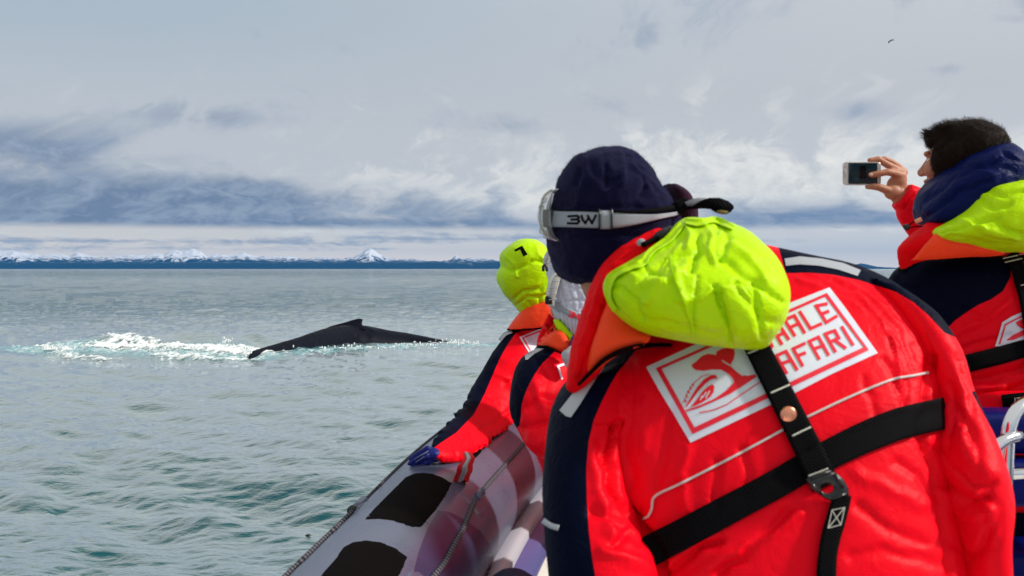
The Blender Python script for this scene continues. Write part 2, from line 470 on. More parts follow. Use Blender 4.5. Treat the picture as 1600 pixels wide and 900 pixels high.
# ------------------------------------------------------------------ materials
def mat_base(name, col, rough=.5, spec=.5, metal=0.0, **kw):
    m = bpy.data.materials.new(name); m.use_nodes = True; nt = m.node_tree; b = nt.nodes['Principled BSDF']
    b.inputs['Base Color'].default_value = (*col, 1); b.inputs['Roughness'].default_value = rough
    b.inputs['Specular IOR Level'].default_value = spec; b.inputs['Metallic'].default_value = metal
    for k, v in kw.items(): b.inputs[k.replace('_', ' ')].default_value = v
    return m, nt, b
def obj_co(nt):
    return nt.nodes.new('ShaderNodeTexCoord').outputs['Object']
def add_bump(nt, b, h, strength=.3, dist=.002):
    n = nt.nodes.new('ShaderNodeBump'); n.inputs['Strength'].default_value = strength; n.inputs['Distance'].default_value = dist
    nt.links.new(h.s, n.inputs['Height']); nt.links.new(n.outputs[0], b.inputs['Normal'])
def cloth(name, col, rough=.5, spec=.4, var=.18, wr=.5, sheen=0.0, wscale=38, coat=0.0):
    m, nt, b = mat_base(name, col, rough, spec); E.nt = nt; co = obj_co(nt)
    n1 = noise(co, 7, 4, .5); n2 = noise(co, wscale, 5, .6, 1.2); n3 = noise(co, 900, 2, .5)
    dk = tuple(c*(1-var) for c in col); lt = tuple(min(1, c*(1+var*.5)) for c in col)
    nt.links.new(mixc((n1*.7+n3*.3).clamp(), dk, lt), b.inputs['Base Color'])
    rd = E.m('ABSOLUTE', n2-.5)*2.0; r2 = E.m('ABSOLUTE', noise(co, wscale*.42, 3, .5, 1.6)-.5)*2.0
    add_bump(nt, b, rd*-.4-r2*.9+noise(co, 130, 3, .5)*.10+n3*.03, wr, .007)
    b.inputs['Sheen Weight'].default_value = sheen
    if coat: b.inputs['Coat Weight'].default_value = coat; b.inputs['Coat Roughness'].default_value = .3
    return m
def knit(name, col, freq=260, st=.8, var=.3):
    m, nt, b = mat_base(name, col, 1.0, .04); E.nt = nt; co = obj_co(nt)
    w = nt.nodes.new('ShaderNodeTexWave'); w.inputs['Scale'].default_value = freq/6.28; w.inputs['Distortion'].default_value = 2.0
    w.inputs['Detail'].default_value = 2; nt.links.new(co, w.inputs['Vector'])
    n = noise(co, 420, 3, .6); n1 = noise(co, 16, 3, .5)
    nt.links.new(mixc((n*.5+n1*.5).clamp(), tuple(c*(1-var) for c in col), tuple(min(1, c*(1+var)) for c in col)), b.inputs['Base Color'])
    add_bump(nt, b, E(w.outputs['Fac'])*.15+n, st, .003); b.inputs['Sheen Weight'].default_value = .12; b.inputs['Sheen Tint'].default_value = (.6, .6, 1, 1); b.inputs['Sheen Roughness'].default_value = .5
    return m
def plain(name, col, rough=.5, spec=.5, metal=0.0, bs=120, bst=.15, var=.1, **kw):
    m, nt, b = mat_base(name, col, rough, spec, metal, **kw); E.nt = nt; co = obj_co(nt); n = noise(co, bs, 4, .6)
    nt.links.new(mixc(n, tuple(c*(1-var) for c in col), tuple(min(1, c*(1+var)) for c in col)), b.inputs['Base Color'])
    nt.links.new((noise(co, bs*.3, 3, .5)*.25+(rough-.12)).s, b.inputs['Roughness'])
    add_bump(nt, b, n, bst, .002); return m
M = {}
M['red'] = cloth('red_nylon', (.84, .0010, .012), .46, .07, .08, .22)
M['red_dark'] = cloth('red_lining', (.80, .001, .005), .6, .06, .15, .5)
M['navy'] = cloth('navy_nylon', (.0007, .0026, .014), .55, .04, .3, .45)
M['orange'] = cloth('fluorescent_orange_cloth', (.95, .060, .012), .55, .15, .08, .35)
M['hivis'] = cloth('fluorescent_yellow_cloth', (.46, .76, .0005), .36, .10, .06, .5, wscale=26)
M['grey_tape'] = plain('grey_reflective_tape', (.38, .40, .44), .42, .6, .15, 500, .2)
M['piping'] = plain('grey_piping', (.55, .50, .50), .5, .4)
M['black_web'] = plain('black_webbing', (.0012, .0012, .002), .7, .05, 0, 700, .5)
def web_mat():
    m, nt, b = mat_base('black_webbing', (.0014, .0014, .0022), .7, .05); E.nt = nt; co = obj_co(nt)
    w = nt.nodes.new('ShaderNodeTexWave'); w.inputs['Scale'].default_value = 95; w.bands_direction = 'DIAGONAL'; w.inputs['Distortion'].default_value = .6; nt.links.new(co, w.inputs['Vector'])
    n = noise(co, 60, 4, .6); nt.links.new(mixc((E(w.outputs['Fac'])*.6+n*.4).clamp(), (.0004, .0004, .0007), (.0035, .0035, .005)), b.inputs['Base Color'])
    add_bump(nt, b, E(w.outputs['Fac'])+n*.8, .5, .0012); return m
M['black_web'] = web_mat()
M['black_plastic'] = plain('black_plastic', (.008, .008, .010), .3, .5)
M['white_print'] = plain('white_logo_print', (.66, .68, .80), .42, .4, 0, 200, .05, .05)
M['red_print'] = plain('red_logo_print', (.78, .006, .030), .45, .4, 0, 200, .05, .05)
M['stitch'] = plain('pale_stitching', (.6, .58, .5), .7, .2)
M['beanie'] = knit('navy_knit', (.005, .005, .026), 520)
M['maroon'] = knit('dark_maroon_knit', (.030, .008, .016), 300)
M['white_knit'] = knit('white_quilted_knit', (.60, .63, .74), 180, .6, .12)
M['goggle_band'] = plain('grey_elastic_band', (.30, .32, .36), .6, .2, 0, 500, .4)
M['skin'] = None
M['puffer'] = cloth('royal_blue_padded_cloth', (.001, .006, .065), .42, .07, .2, .6)
M['glove'] = cloth('blue_glove_rubber', (.006, .012, .17), .45, .25, .25, .4)
M['copper'] = plain('copper_stud', (.85, .33, .20), .25, .5, .9, 90, .1)
M['rope'] = None
M['chrome'] = plain('polished_steel', (.75, .75, .78), .14, .5, 1.0, 40, .03, .04)
M['boat_white'] = plain('white_gelcoat', (.72, .70, .64), .35, .5, 0, 30, .05, .06)
M['strip_blue'] = plain('blue_grey_rubber', (.10, .10, .26), .35, .5)
M['seat_blue'] = plain('blue_seat_vinyl', (.001, .004, .10), .4, .12, 0, 300, .2)
M['pad'] = plain('black_ribbed_pad', (.004, .003, .003), .95, .05, 0, 900, .9, .5)
M['red_web'] = plain('red_webbing', (.70, .012, .02), .55, .3, 0, 600, .4)
def skin_mat(name='skin', col=(.46, .20, .115)):
    m, nt, b = mat_base(name, col, .5, .4); E.nt = nt; co = obj_co(nt)
    n = noise(co, 60, 5, .6); n2 = noise(co, 14, 3, .5)
    nt.links.new(mixc((n*.5+n2*.5).clamp(), (col[0]*.75, col[1]*.55, col[2]*.5), (col[0]*1.15, col[1]*1.25, col[2]*1.25)), b.inputs['Base Color'])
    add_bump(nt, b, noise(co, 300, 4, .6), .35, .0015)
    b.inputs['Subsurface Weight'].default_value = .08; b.inputs['Subsurface Radius'].default_value = (.01, .004, .002)
    return m
M['skin'] = skin_mat()
def rope_mat():
    m, nt, b = mat_base('braided_rope', (.12, .11, .13), .8, .2); E.nt = nt; co = obj_co(nt)
    w = nt.nodes.new('ShaderNodeTexWave'); w.inputs['Scale'].default_value = 28; w.bands_direction = 'DIAGONAL'; nt.links.new(co, w.inputs['Vector'])
    nt.links.new(mixc(E(w.outputs['Fac']), (.02, .018, .025), (.14, .13, .15)), b.inputs['Base Color'])
    add_bump(nt, b, E(w.outputs['Fac']), .8, .003); return m
M['rope'] = rope_mat()
def tube_mat():
    m, nt, b = mat_base('silver_grey_hypalon', (.18, .19, .25), .30, .5); E.nt = nt; co = obj_co(nt)
    n = noise(co, 5, 5, .55); n2 = noise(co, 600, 3, .6); n3 = noise(co, 90, 4, .65)
    c = mixc(n, (.07, .08, .15), (.15, .165, .23)); sc = smooth(n3, .60, .74)
    nt.links.new(mixc((sc*.25).clamp(), c, (.40, .39, .43)), b.inputs['Base Color'])
    nt.links.new((n*.16+n3*.12+.16).s, b.inputs['Roughness']); b.inputs['Metallic'].default_value = .25
    add_bump(nt, b, n2*.5+n3*.5, .22, .0012); return m
M['tube'] = tube_mat()
def tube_shade_mat():  # dark purple tint that paints the people's shadow onto the tube
    m, nt, b = mat_base('shadow_tinted_hypalon', (.12, .085, .13), .3, .5); E.nt = nt; co = obj_co(nt)
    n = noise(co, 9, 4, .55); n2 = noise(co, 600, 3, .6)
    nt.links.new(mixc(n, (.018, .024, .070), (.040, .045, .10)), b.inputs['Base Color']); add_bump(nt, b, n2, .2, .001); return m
M['tube_shade'] = tube_shade_mat()
def whale_mat():
    m, nt, b = mat_base('wet_whale_skin', (.002, .0025, .008), .4, .03); E.nt = nt; co = obj_co(nt)
    n = noise(co, 1.6, 6, .6); n2 = noise(co, 22, 5, .6)
    nt.links.new(mixc(smooth(noise(co, 9, 6, .7), .60, .72), (.006, .007, .013), (.035, .035, .04)), b.inputs['Base Color'])
    nt.links.new((n*.3+.30).s, b.inputs['Roughness']); add_bump(nt, b, n2*.4+n, .4, .03); return m
M['whale'] = whale_mat()
def clear_mat():
    m = bpy.data.materials.new('clear_plastic'); m.use_nodes = True; nt = m.node_tree; b = nt.nodes['Principled BSDF']
    b.inputs['Base Color'].default_value = (.86, .88, .88, 1); b.inputs['Transmission Weight'].default_value = .85
    b.inputs['Roughness'].default_value = .12; b.inputs['IOR'].default_value = 1.2; return m
M['clear'] = clear_mat()
M['frost'] = plain('frosted_soft_plastic', (.50, .49, .44), .35, .5, 0, 60, .2, .1, Transmission_Weight=.35)

# ------------------------------------------------------------------ the sea
def tile(n, L, lmin, lmax, rms, seed, spread=2.0, power=2.2):
    r = np.random.default_rng(seed); k = np.fft.fftfreq(n, L/n)*2*np.pi; kx, ky = np.meshgrid(k, k, indexing='ij')
    kk = np.hypot(kx, ky)+1e-9; lam = 2*np.pi/kk
    win = np.exp(-(lmin/lam)**4)*np.exp(-(lam/lmax)**4)
    ang = np.abs(ky*.96+kx*.28)/kk                                  # waves run mostly towards the boat
    A = kk**(-power)*win*(ang**spread+.06)
    ph = r.normal(size=(n, n))+1j*r.normal(size=(n, n))
    h = np.fft.ifft2(A*ph).real; h -= h.mean(); s = rms/h.std(); return h*s
TILES = [(tile(512, 61., 2.0, 12, .044, 1, 2.5, 2.4), 61., 0.0, 140., 420.),
         (tile(1024, 23.7, .34, 2.0, .0245, 2, 2.2, 1.9), 23.7, .35, 55., 130.),
         (tile(1024, 9.1, .08, .40, .0036, 3, 1.6, 1.7), 9.1, -.5, 14., 40.)]
def sea_h(x, y):
    D = np.hypot(x, y); out = np.zeros_like(x)
    gust = .75+.55*np.clip(fbm(np.stack([x*.07, y*.035, x*0], 1), 2, 44)+.3, 0, 1)*1.3
    for i, (t, L, rot, d0, d1) in enumerate(TILES):
        u = (x*math.cos(rot)-y*math.sin(rot))/L*t.shape[0]; v = (x*math.sin(rot)+y*math.cos(rot))/L*t.shape[0]
        n = t.shape[0]; iu = np.floor(u).astype(int); iv = np.floor(v).astype(int); fu = u-iu; fv = v-iv
        a = t[iu % n, iv % n]; b = t[(iu+1) % n, iv % n]; c = t[iu % n, (iv+1) % n]; d = t[(iu+1) % n, (iv+1) % n]
        h = (a*(1-fu)+b*fu)*(1-fv)+(c*(1-fu)+d*fu)*fv
        out += h*np.clip((d1-D)/(d1-d0), 0, 1)*(gust if i else 1)
    return out
def W(px, py): D = H*F/(py-420); return np.array([(px-800)/F*D, D])    # pixel on the water plane
TRAIL = [W(70, 546), W(130, 549), W(220, 550), W(320, 551), W(395, 556)]
ALONG = [W(395, 558), W(450, 555), W(520, 548), W(600, 543), W(690, 540), W(752, 539)]
def swirl(x, y):
    """how churned the water is round the whale, 0..1, and the raised bow wave"""
    p = np.stack([x, y], 1); d1 = seg_dist(p, TRAIL); d2 = seg_dist(p, ALONG)
    w1 = 1.5+.25*np.sin(x*1.3); return np.exp(-(d1/w1)**2), np.exp(-(d2/1.1)**2)
def disturb(x, y):
    a, b = swirl(x, y); q = np.stack([x*1.3, y*.8, x*0], 1); m = np.maximum(a, b)
    near = (m > .01).astype(float)
    h = m*(.05+.09*fbm(q*1.7, 4, 71))+m*.05*ridged(q*2.2, 3, 72)
    back = seg_dist(np.stack([x, y], 1), [W(170, 541), W(260, 539), W(360, 538), W(410, 539)])   # smooth dark swell behind the foam
    h = h*np.interp(x, [W(300, 557)[0], W(385, 557)[0]], [1, .06])
    return h*near+.26*np.exp(-(back/.9)**2)
def water():
    a_front = np.linspace(R(-33), R(33), 900); a_rest = np.linspace(R(33), R(327), 120)[1:-1]
    ang = np.concatenate([a_front, a_rest])
    dy = np.concatenate([np.arange(720, 30, -1.25), np.arange(30, 3, -.6), np.geomspace(3, .05, 40)])
    rad = np.concatenate([[.3, 2.0, 3.5], H*F/dy]); nr, na = len(rad), len(ang)
    RR, AA = np.meshgrid(rad, ang, indexing='ij'); x = (RR*np.sin(AA)).ravel(); y = (RR*np.cos(AA)).ravel()
    # neighbouring rows beyond the near field get a little jitter so they never line up
    z = sea_h(x, y); near = (RR.ravel() < 60); z[near] += disturb(x[near], y[near]); z[(RR.ravel() < 4.0)] *= .3
    aer = np.zeros(len(x)); a, b = swirl(x[near], y[near]); aer[near] = np.maximum(a, b*.8)
    co = np.stack([x, y, z], 1); i = np.arange(nr-1)[:, None]*na; j = np.arange(na)[None, :]; j2 = (j+1) % na
    q = np.stack([i+j, i+j2, i+na+j2, i+na+j], -1).reshape(-1, 4)
    me = bpy.data.meshes.new('water'); me.vertices.add(len(co)); me.vertices.foreach_set('co', co.ravel())
    me.loops.add(q.size); me.loops.foreach_set('vertex_index', q.ravel().astype(np.int32))
    me.polygons.add(len(q)); me.polygons.foreach_set('loop_start', np.arange(0, q.size, 4, dtype=np.int32))
    me.polygons.foreach_set('use_smooth', np.ones(len(q), bool)); me.update(calc_edges=True); me.validate()
    at = me.attributes.new('aeration', 'FLOAT', 'POINT'); at.data.foreach_set('value', aer.astype(np.float32))
    o = bpy.data.objects.new('water', me); C.objects.link(o); o['kind'] = 'structure'; o['label'] = 'calm grey green sea with small ripples'
    m = bpy.data.materials.new('sea_water'); m.use_nodes = True; nt = m.node_tree; E.nt = nt; b = nt.nodes['Principled BSDF']
    co = obj_co(nt); n1 = noise(co, .35, 4, .5)
    atr = nt.nodes.new('ShaderNodeAttribute'); atr.attribute_name = 'aeration'; ae = E(atr.outputs['Fac'])
    an = smooth(noise(co, 2.2, 6, .65, .6)*.7+ae*.75, .55, 1.05)
    deep = mixc(n1, (.006, .060, .078), (.014, .088, .104))
    lace = smooth(noise(co, 7.0, 8, .72, .8)+ae*.16, .60, .70)*smooth(ae, .25, .9)
    wc = mixc((lace*.85).clamp(), mixc((an*.9).clamp(), deep, (.06, .34, .38)), (.70, .76, .77)); nt.links.new(wc, b.inputs['Base Color'])
    mp = nt.nodes.new('ShaderNodeMapping'); mp.inputs['Scale'].default_value = (.55, 1.0, 1.0); nt.links.new(co, mp.inputs[0])
    geo = nt.nodes.new('ShaderNodeNewGeometry'); ln = nt.nodes.new('ShaderNodeVectorMath'); ln.operation = 'LENGTH'
    nt.links.new(geo.outputs['Position'], ln.inputs[0]); D = E(ln.outputs['Value'])
    fine = noise(mp.outputs[0], 7.0, 5, .6, .4); mid = noise(mp.outputs[0], 1.1, 6, .62, .3)
    far = noise(mp.outputs[0], .16, 6, .6)
    fw = smooth(D, 90., 12.); mw = smooth(D, 18., 70.); lw = smooth(D, 120., 420.)
    add_bump(nt, b, fine*fw*.045+mid*mw*1.0+far*lw*4.5, 1.0, .55)
    nrm = b.inputs['Normal'].links[0].from_socket; b.inputs['Specular IOR Level'].default_value = 0.0; b.inputs['Roughness'].default_value = 1.0
    gl = nt.nodes.new('ShaderNodeBsdfGlossy'); gl.inputs['Color'].default_value = (.94, .97, .96, 1); gl.inputs['Roughness'].default_value = .055; nt.links.new(nrm, gl.inputs['Normal'])
    lw_ = nt.nodes.new('ShaderNodeLayerWeight'); nt.links.new(nrm, lw_.inputs['Normal']); lw_.inputs['Blend'].default_value = .5
    fr = smooth(E(lw_.outputs['Facing']), .385, .94)*(1.0-lace*.8)*(1.0-an*.45)
    mx = nt.nodes.new('ShaderNodeMixShader'); nt.links.new(fr.s, mx.inputs[0]); nt.links.new(b.outputs[0], mx.inputs[1]); nt.links.new(gl.outputs[0], mx.inputs[2])
    nt.links.new(mx.outputs[0], nt.nodes['Material Output'].inputs['Surface'])
    me.materials.append(m); return o
water()

# ------------------------------------------------------------------ far coast with snowy peaks
def hills():
    m, nt, b = mat_base('snowy_mountains', (.1, .1, .1), .9, .1); E.nt = nt
    geo = nt.nodes.new('ShaderNodeNewGeometry'); sp = nt.nodes.new('ShaderNodeSeparateXYZ'); nt.links.new(geo.outputs['Position'], sp.inputs[0])
    z = E(sp.outputs[2]); sn = nt.nodes.new('ShaderNodeSeparateXYZ'); nt.links.new(geo.outputs['Normal'], sn.inputs[0])
    n = noise(geo.outputs['Position'], .0052, 8, .76, .3)
    s = smooth(z*.0036+n*2.6+E(sn.outputs[2])*.3, 2.14, 2.40)
    nt.links.new(mixc(s, (.006, .020, .045), (.66, .68, .74)), b.inputs['Base Color'])
    ctrl = [(-900, 12), (-500, 16), (-200, 20), (0, 23), (20, 24), (40, 20), (60, 18), (90, 19), (110, 17), (120, 21), (135, 18), (150, 15), (180, 16), (200, 18),
            (225, 17), (240, 20), (255, 19), (270, 24), (285, 22), (300, 25), (312, 23), (322, 17), (340, 19), (360, 18), (380, 21), (395, 17), (420, 15), (450, 16), (480, 13),
            (500, 15), (540, 13), (556, 17), (566, 21), (577, 27), (588, 21), (600, 15), (620, 12), (645, 13), (665, 10), (690, 10), (705, 12), (713, 17), (720, 13),
            (745, 14), (780, 11), (820, 9), (900, 7), (1000, 4), (1100, 0), (1250, 0), (1320, 3), (1345, 7), (1372, 4), (1420, 2), (1600, 9), (1900, 14), (2300, 10)]
    cx = np.array([c[0] for c in ctrl], float); cy = np.array([c[1] for c in ctrl], float)
    px = np.arange(-900, 2300, 2.0); dep = np.concatenate([np.linspace(15500, 18000, 8)[:-1], np.linspace(18000, 22500, 34), [24500]])
    prof = np.interp(px, cx, cy); V = []
    for D in dep:
        t = (D-15500)/7000.; x = (px-800)/F*D
        q = np.stack([x*.0011, np.full_like(x, D*.0011), x*0], 1); rg = ridged(q*np.array([3.6, 2.2, 1]), 5, 5)
        if t <= .36: hh = np.minimum(prof, 10.5)*np.clip(t/.1, 0, 1)*(.80+.22*t/.36)
        else:
            env = np.interp(t, [.36, .62, .82, 1.0, 1.4], [.62, .86, 1.0, .9, .3]); hh = np.maximum(np.minimum(prof, 10.5), prof*env*(.82+.52*rg))
        hh = hh*np.clip(prof/6, 0, 1)
        z = hh*D/F+(fbm(q*3, 3, 8)*22 if t > .1 else 0)-4*(prof < .5)
        V.append(np.stack([x, np.full_like(x, D), z], 1))
    V = np.concatenate(V); n = len(px); Fc = [(i*n+j, i*n+j+1, (i+1)*n+j+1, (i+1)*n+j) for i in range(len(dep)-1) for j in range(n-1)]
    o = mesh_obj('hills', V, Fc, m); o['kind'] = 'structure'; o['label'] = 'distant blue coast with snow covered peaks'
hills()

# ------------------------------------------------------------------ whale and its white water
def whale():
    root = thing('whale', 'black humpback whale arching its back above the water beyond white foam', 'whale', (-3.6, 26.5, 0))
    top = [(368, 600), (388, 572), (394, 549.5), (410, 543.5), (434, 536), (458, 529), (482, 521.5), (500, 515.5), (515, 511), (540, 508.5), (565, 508.5), (585, 511.5),
           (610, 516), (640, 521), (665, 525.5), (690, 530.5), (712, 534.5), (730, 538), (748, 542), (790, 552)]
    rows = []
    for x, y in top:
        D = float(np.interp(x, [392, 480, 560, 640, 790], [25.0, 27.4, 30.2, 31.0, 31.2])); th = .82 if x < 470 else .75 if x < 560 else max(.14, .75-(x-560)/190*.56)
        h = th*1.75/D*F; rows.append((x, y, x+h*.12, y+h, D, th, 0))
    mb = MB(); mb.loft(rows, 36, 3, 2.0)
    mb.loft([(485, 522, 590, 518, 30.15, .20), (500, 516, 580, 513, 30.15, .16), (513, 511.5, 571, 510, 30.1, .12), (528, 507.5, 566, 507, 30.0, .10)], 20, 3, 2)
    V, T = mb.remesh(.040, 3); N = normals(V, T); V = V+N*(fbm(V*1.1, 3, 3)*.035+fbm(V*5, 2, 4)*.008)[:, None]
    px = to_px(V); knob = np.exp(-((px[:, 0]-528)/14)**2)*.0
    body = mesh_obj('body', V, T, M['whale'], root)
    fin = MB(); pr = [(505, 516, 572, 514, .16), (512, 511.5, 569, 511.0, .13), (524, 507.5, 566.5, 508, .10), (536, 504.5, 565.5, 505.5, .075), (545, 501.8, 565.8, 502.6, .06), (553, 499.4, 566.5, 500.6, .045), (560, 497.6, 567, 498.8, .025)]
    fin.loft([(a, b, c, d, 30.0+(a+c-1100)*.002, t) for a, b, c, d, t in pr], 20, 3, 2)
    fin.build('dorsal_fin', M['whale'], root)
    k = MB()
    for (x, y, r) in ((738, 541, .13), (745, 540, .10), (752, 541, .08)): k.ell(P(x, y+2, 31.0), (r*2.0, r*1.3, r*.9))
    Vk, Tk = k.remesh(.02, 3); mesh_obj('tail_ridge', Vk, Tk, M['whale'], root)
whale()
def foam():
    m, nt, b = mat_base('white_foam', (.80, .83, .84), .75, .3); E.nt = nt; co = obj_co(nt); n = noise(co, 14, 6, .7)
    nt.links.new(mixc(smooth(n, .32, .52), (.42, .60, .62), (.84, .86, .86)), b.inputs['Base Color']); add_bump(nt, b, n, .35, .03)
    at = nt.nodes.new('ShaderNodeAttribute'); at.attribute_name = 'cover'; fn = noise(co, 9, 7, .72, .5)
    al = smooth(E(at.outputs['Fac'])*1.25+fn*.9, .62, .98)
    tr = nt.nodes.new('ShaderNodeBsdfTransparent'); mx = nt.nodes.new('ShaderNodeMixShader'); nt.links.new(al.s, mx.inputs[0])
    nt.links.new(tr.outputs[0], mx.inputs[1]); nt.links.new(b.outputs[0], mx.inputs[2]); nt.links.new(mx.outputs[0], nt.nodes['Material Output'].inputs['Surface'])
    s = .035; x0, x1, y0, y1 = -14.2, 1.2, 22.2, 33.0
    xs = np.arange(x0, x1, s); ys = np.arange(y0, y1, s*1.6); X, Y = np.meshgrid(xs, ys, indexing='ij'); x, y = X.ravel(), Y.ravel()
    p = np.stack([x, y], 1)
    mask = np.full(len(x), -1.0)
    def lay(line, w, amp, xf=None):
        nonlocal mask
        v = amp*np.exp(-(seg_dist(p, line)/w)**2); mask = np.maximum(mask, v)
    lay([W(170, 546), W(230, 548), W(300, 549), W(395, 554)], .85, .60)
    lay([W(190, 541), W(186, 543), W(230, 544)], .55, .50)
    lay([W(68, 543), W(80, 550), W(120, 556), W(170, 559)], .42, .40)
    lay([W(75, 541), W(120, 538), W(165, 540)], .40, .36)
    lay([W(250, 556), W(330, 560), W(384, 560)], .45, .46)
    lay([W(400, 566), W(462, 562), W(505, 553)], .25, .20)
    lay([W(500, 553), W(560, 543), W(620, 543), W(700, 545), W(740, 543)], .60, .23)
    lay([W(690, 536), W(720, 535), W(748, 538)], .5, .36)
    lay([W(600, 549), W(680, 549), W(740, 547)], .35, .14)
    q = np.stack([x*1.7, y*1.0, x*0], 1)
    nz = fbm(q*3.0+fbm(q, 2, 3)[:, None]*1.2, 6, 51, .78)*1.5
    f = mask+nz-.22; f = np.where(mask > .03, f, -1); keepv = (f > -.12)
    h = sea_h(x, y)+disturb(x, y); lump = np.clip(f, 0, .5)*(.35+.9*np.clip(fbm(q*4, 4, 61, .6)+.35, 0, 1))*.15
    lump = lump*np.interp(x, [W(370, 557)[0], W(400, 557)[0]], [1, .45])
    z = h+.006+lump+np.clip(fbm(q*9, 3, 66), 0, 1)*.07*np.clip(f*3, 0, 1)
    nx, ny = X.shape; idx = np.arange(nx*ny).reshape(nx, ny); qd = np.stack([idx[:-1, :-1], idx[1:, :-1], idx[1:, 1:], idx[:-1, 1:]], -1).reshape(-1, 4)
    qd = qd[keepv[qd].sum(1) >= 4]; u, inv = np.unique(qd, return_inverse=True); V = np.stack([x, y, z], 1)[u]
    o = mesh_obj('sea_foam', V, inv.reshape(-1, 4), m); ca = o.data.attributes.new('cover', 'FLOAT', 'POINT'); ca.data.foreach_set('value', np.clip(f[u]+.08, 0, 1).astype(np.float32)); tag(o, 'white churned foam trailing past the arching whale', 'foam', None, 'stuff')
    # flying drops
    mb = MB(); r = random.Random(5)
    spots = [(354, 540, 9, 8, 40), (352, 536, 4, 5, 14), (385, 551, 8, 9, 40), (715, 537, 26, 6, 60), (660, 540, 40, 4, 40), (180, 542, 60, 4, 60), (90, 546, 20, 5, 40), (560, 544, 60, 4, 50), (300, 545, 90, 4, 80)]
    for cx, cy, sx, sy, n in spots:
        for _ in range(n):
            X0 = r.gauss(cx, sx*.6); Y0 = cy-abs(r.gauss(0, sy*.6)); g = W(cx, max(cy+6, 540))[1]; c = P(X0, Y0, g+r.uniform(-.4, .4)); rr = r.uniform(.008, .024)
            mb.ell(c, (rr, rr, rr*r.uniform(1, 2)), None, 5, 3)
    o = mb.build('splash_drops', plain('white_spray', (.85, .88, .88), .4)); tag(o, 'small white drops thrown up along the foam', 'spray', None, 'stuff')
foam()
def small_things():
    g = plain('gull_grey', (.10, .10, .09), .8, .2)
    root = thing('seabird', 'small dark seabird flying high in the grey sky', 'bird', P(1393, 63.5, 60))
    b = MB(); b.loft([(1388.6, 65.5, 1389.2, 66.5, 59.9, .02), (1390, 63.6, 1390.6, 65.6, 59.95, .05), (1391.8, 62.2, 1392, 64.4, 60, .06), (1394, 61.6, 1394, 63.4, 60.05, .05), (1396.0, 62.4, 1396.2, 63.1, 60.1, .02)], 12, 3, 2)
    b.build('body', g, root)
    for s in ((1391.5, 63.2, 1388.9, 65.0, 1388.6, 68.0), (1392.5, 62.8, 1395.2, 62.0, 1397.6, 63.2)):
        w = MB(); q = [P(s[0], s[1], 60), P(s[2], s[3], 59.85), P(s[4], s[5], 59.7)]
        w.tube(q, [.06, .055, .01], 8, True, .35); w.build('wing', g, root)
    sw = MB(); c = Vector((*W(482, 821), 0)); z = .012
    c.z = float(sea_h(np.array([c.x]), np.array([c.y]))[0])+.004
    sw.tube([c+Vector((-.028, 0, 0)), c+Vector((-.012, .006, .004)), c+Vector((.006, -.003, .006)), c+Vector((.024, .004, 0))], [.002, .007, .010, .003], 8)
    sw.tube([c+Vector((.0, 0, .004)), c+Vector((.012, .02, .002))], [.004, .002], 6)
    o = sw.build('seaweed', plain('dark_weed', (.03, .03, .015), .5)); tag(o, 'dark scrap of seaweed floating left of the boat', 'seaweed')
small_things()
def haze():
    mb = MB(); x, y0, y1, z0, z1 = 46000, -30000, 25500, -1.5-3, 470
    mb.add([(a, b, c) for a in (-x, x) for b in (y0, y1) for c in (z0, z1)], [(0, 1, 3, 2), (4, 6, 7, 5), (0, 4, 5, 1), (2, 3, 7, 6), (0, 2, 6, 4), (1, 5, 7, 3)])
    m = bpy.data.materials.new('sea_haze'); m.use_nodes = True; nt = m.node_tree; nt.nodes.clear()
    o = nt.nodes.new('ShaderNodeOutputMaterial'); v = nt.nodes.new('ShaderNodeVolumePrincipled')
    v.inputs['Color'].default_value = (.02, .34, .86, 1); v.inputs['Density'].default_value = HAZE; v.inputs['Anisotropy'].default_value = 0.0
    nt.links.new(v.outputs[0], o.inputs['Volume']); ob = mb.build('haze', m, None, False); ob['kind'] = 'stuff'; ob['label'] = 'thin blue sea haze'; ob['category'] = 'haze'
HAZE = 2.3e-5
haze()

# ------------------------------------------------------------------ the boat
def crv(pts, step):
    pts = [Vector(p) for p in pts]; out = []
    for i in range(len(pts)-1):
        p0, p1, p2, p3 = pts[max(i-1, 0)], pts[i], pts[i+1], pts[min(i+2, len(pts)-1)]; m = max(2, int((p2-p1).length/step))
        for k in range(m):
            t = k/m; out.append(.5*((2*p1)+(-p0+p2)*t+(2*p0-5*p1+4*p2-p3)*t*t+(-p0+3*p1-3*p2+p3)*t**3))
    return out+[pts[-1]]
BOAT = thing('inflatable_boat', 'grey rigid inflatable whale watching boat with black tread pads on its tube', 'boat', (1.05, 2.0, .6))
PORT = [(-.50, -2.5, 1.20), (-.50, 1.0, 1.22), (-.45, 2.0, 1.26), tuple(P(632, 888, 2.95)), tuple(P(742, 750, 3.8)), (.16, 4.9, 1.46), (.60, 5.8, 1.52), (1.15, 6.2, 1.55),
        (1.75, 5.7, 1.52), (2.15, 4.6, 1.46), (2.45, 3.2, 1.38), (2.62, 1.5, 1.28), (2.62, -2.5, 1.2)]
axis = crv(PORT, .06); TR = .222
mb = MB(); mb.tube(axis, TR, 64, True, 1.0, (0, 0, 1)); tube_bv = BVHTree.FromPolygons(mb.V, mb.F)
mb.build('tube', M['tube'], BOAT)
def boat_pad(poly, name='tread_pad'): return print_on(name, [(poly, 0, 0)], tube_bv, [M['pad']], BOAT, .001, 5, .006, 5)
boat_pad([(567, 813), (591, 788), (622, 757), (634, 745), (645, 740), (660, 738), (678, 740), (694, 746.5), (707, 755), (697, 775), (684, 794), (658, 825), (644, 824), (616, 815), (591, 811)])
boat_pad([(480, 925), (502, 898), (522, 875), (536, 855), (550, 847), (572, 844), (597, 847), (620, 857), (637, 870.5), (630, 888), (618, 912), (600, 940), (560, 948)])
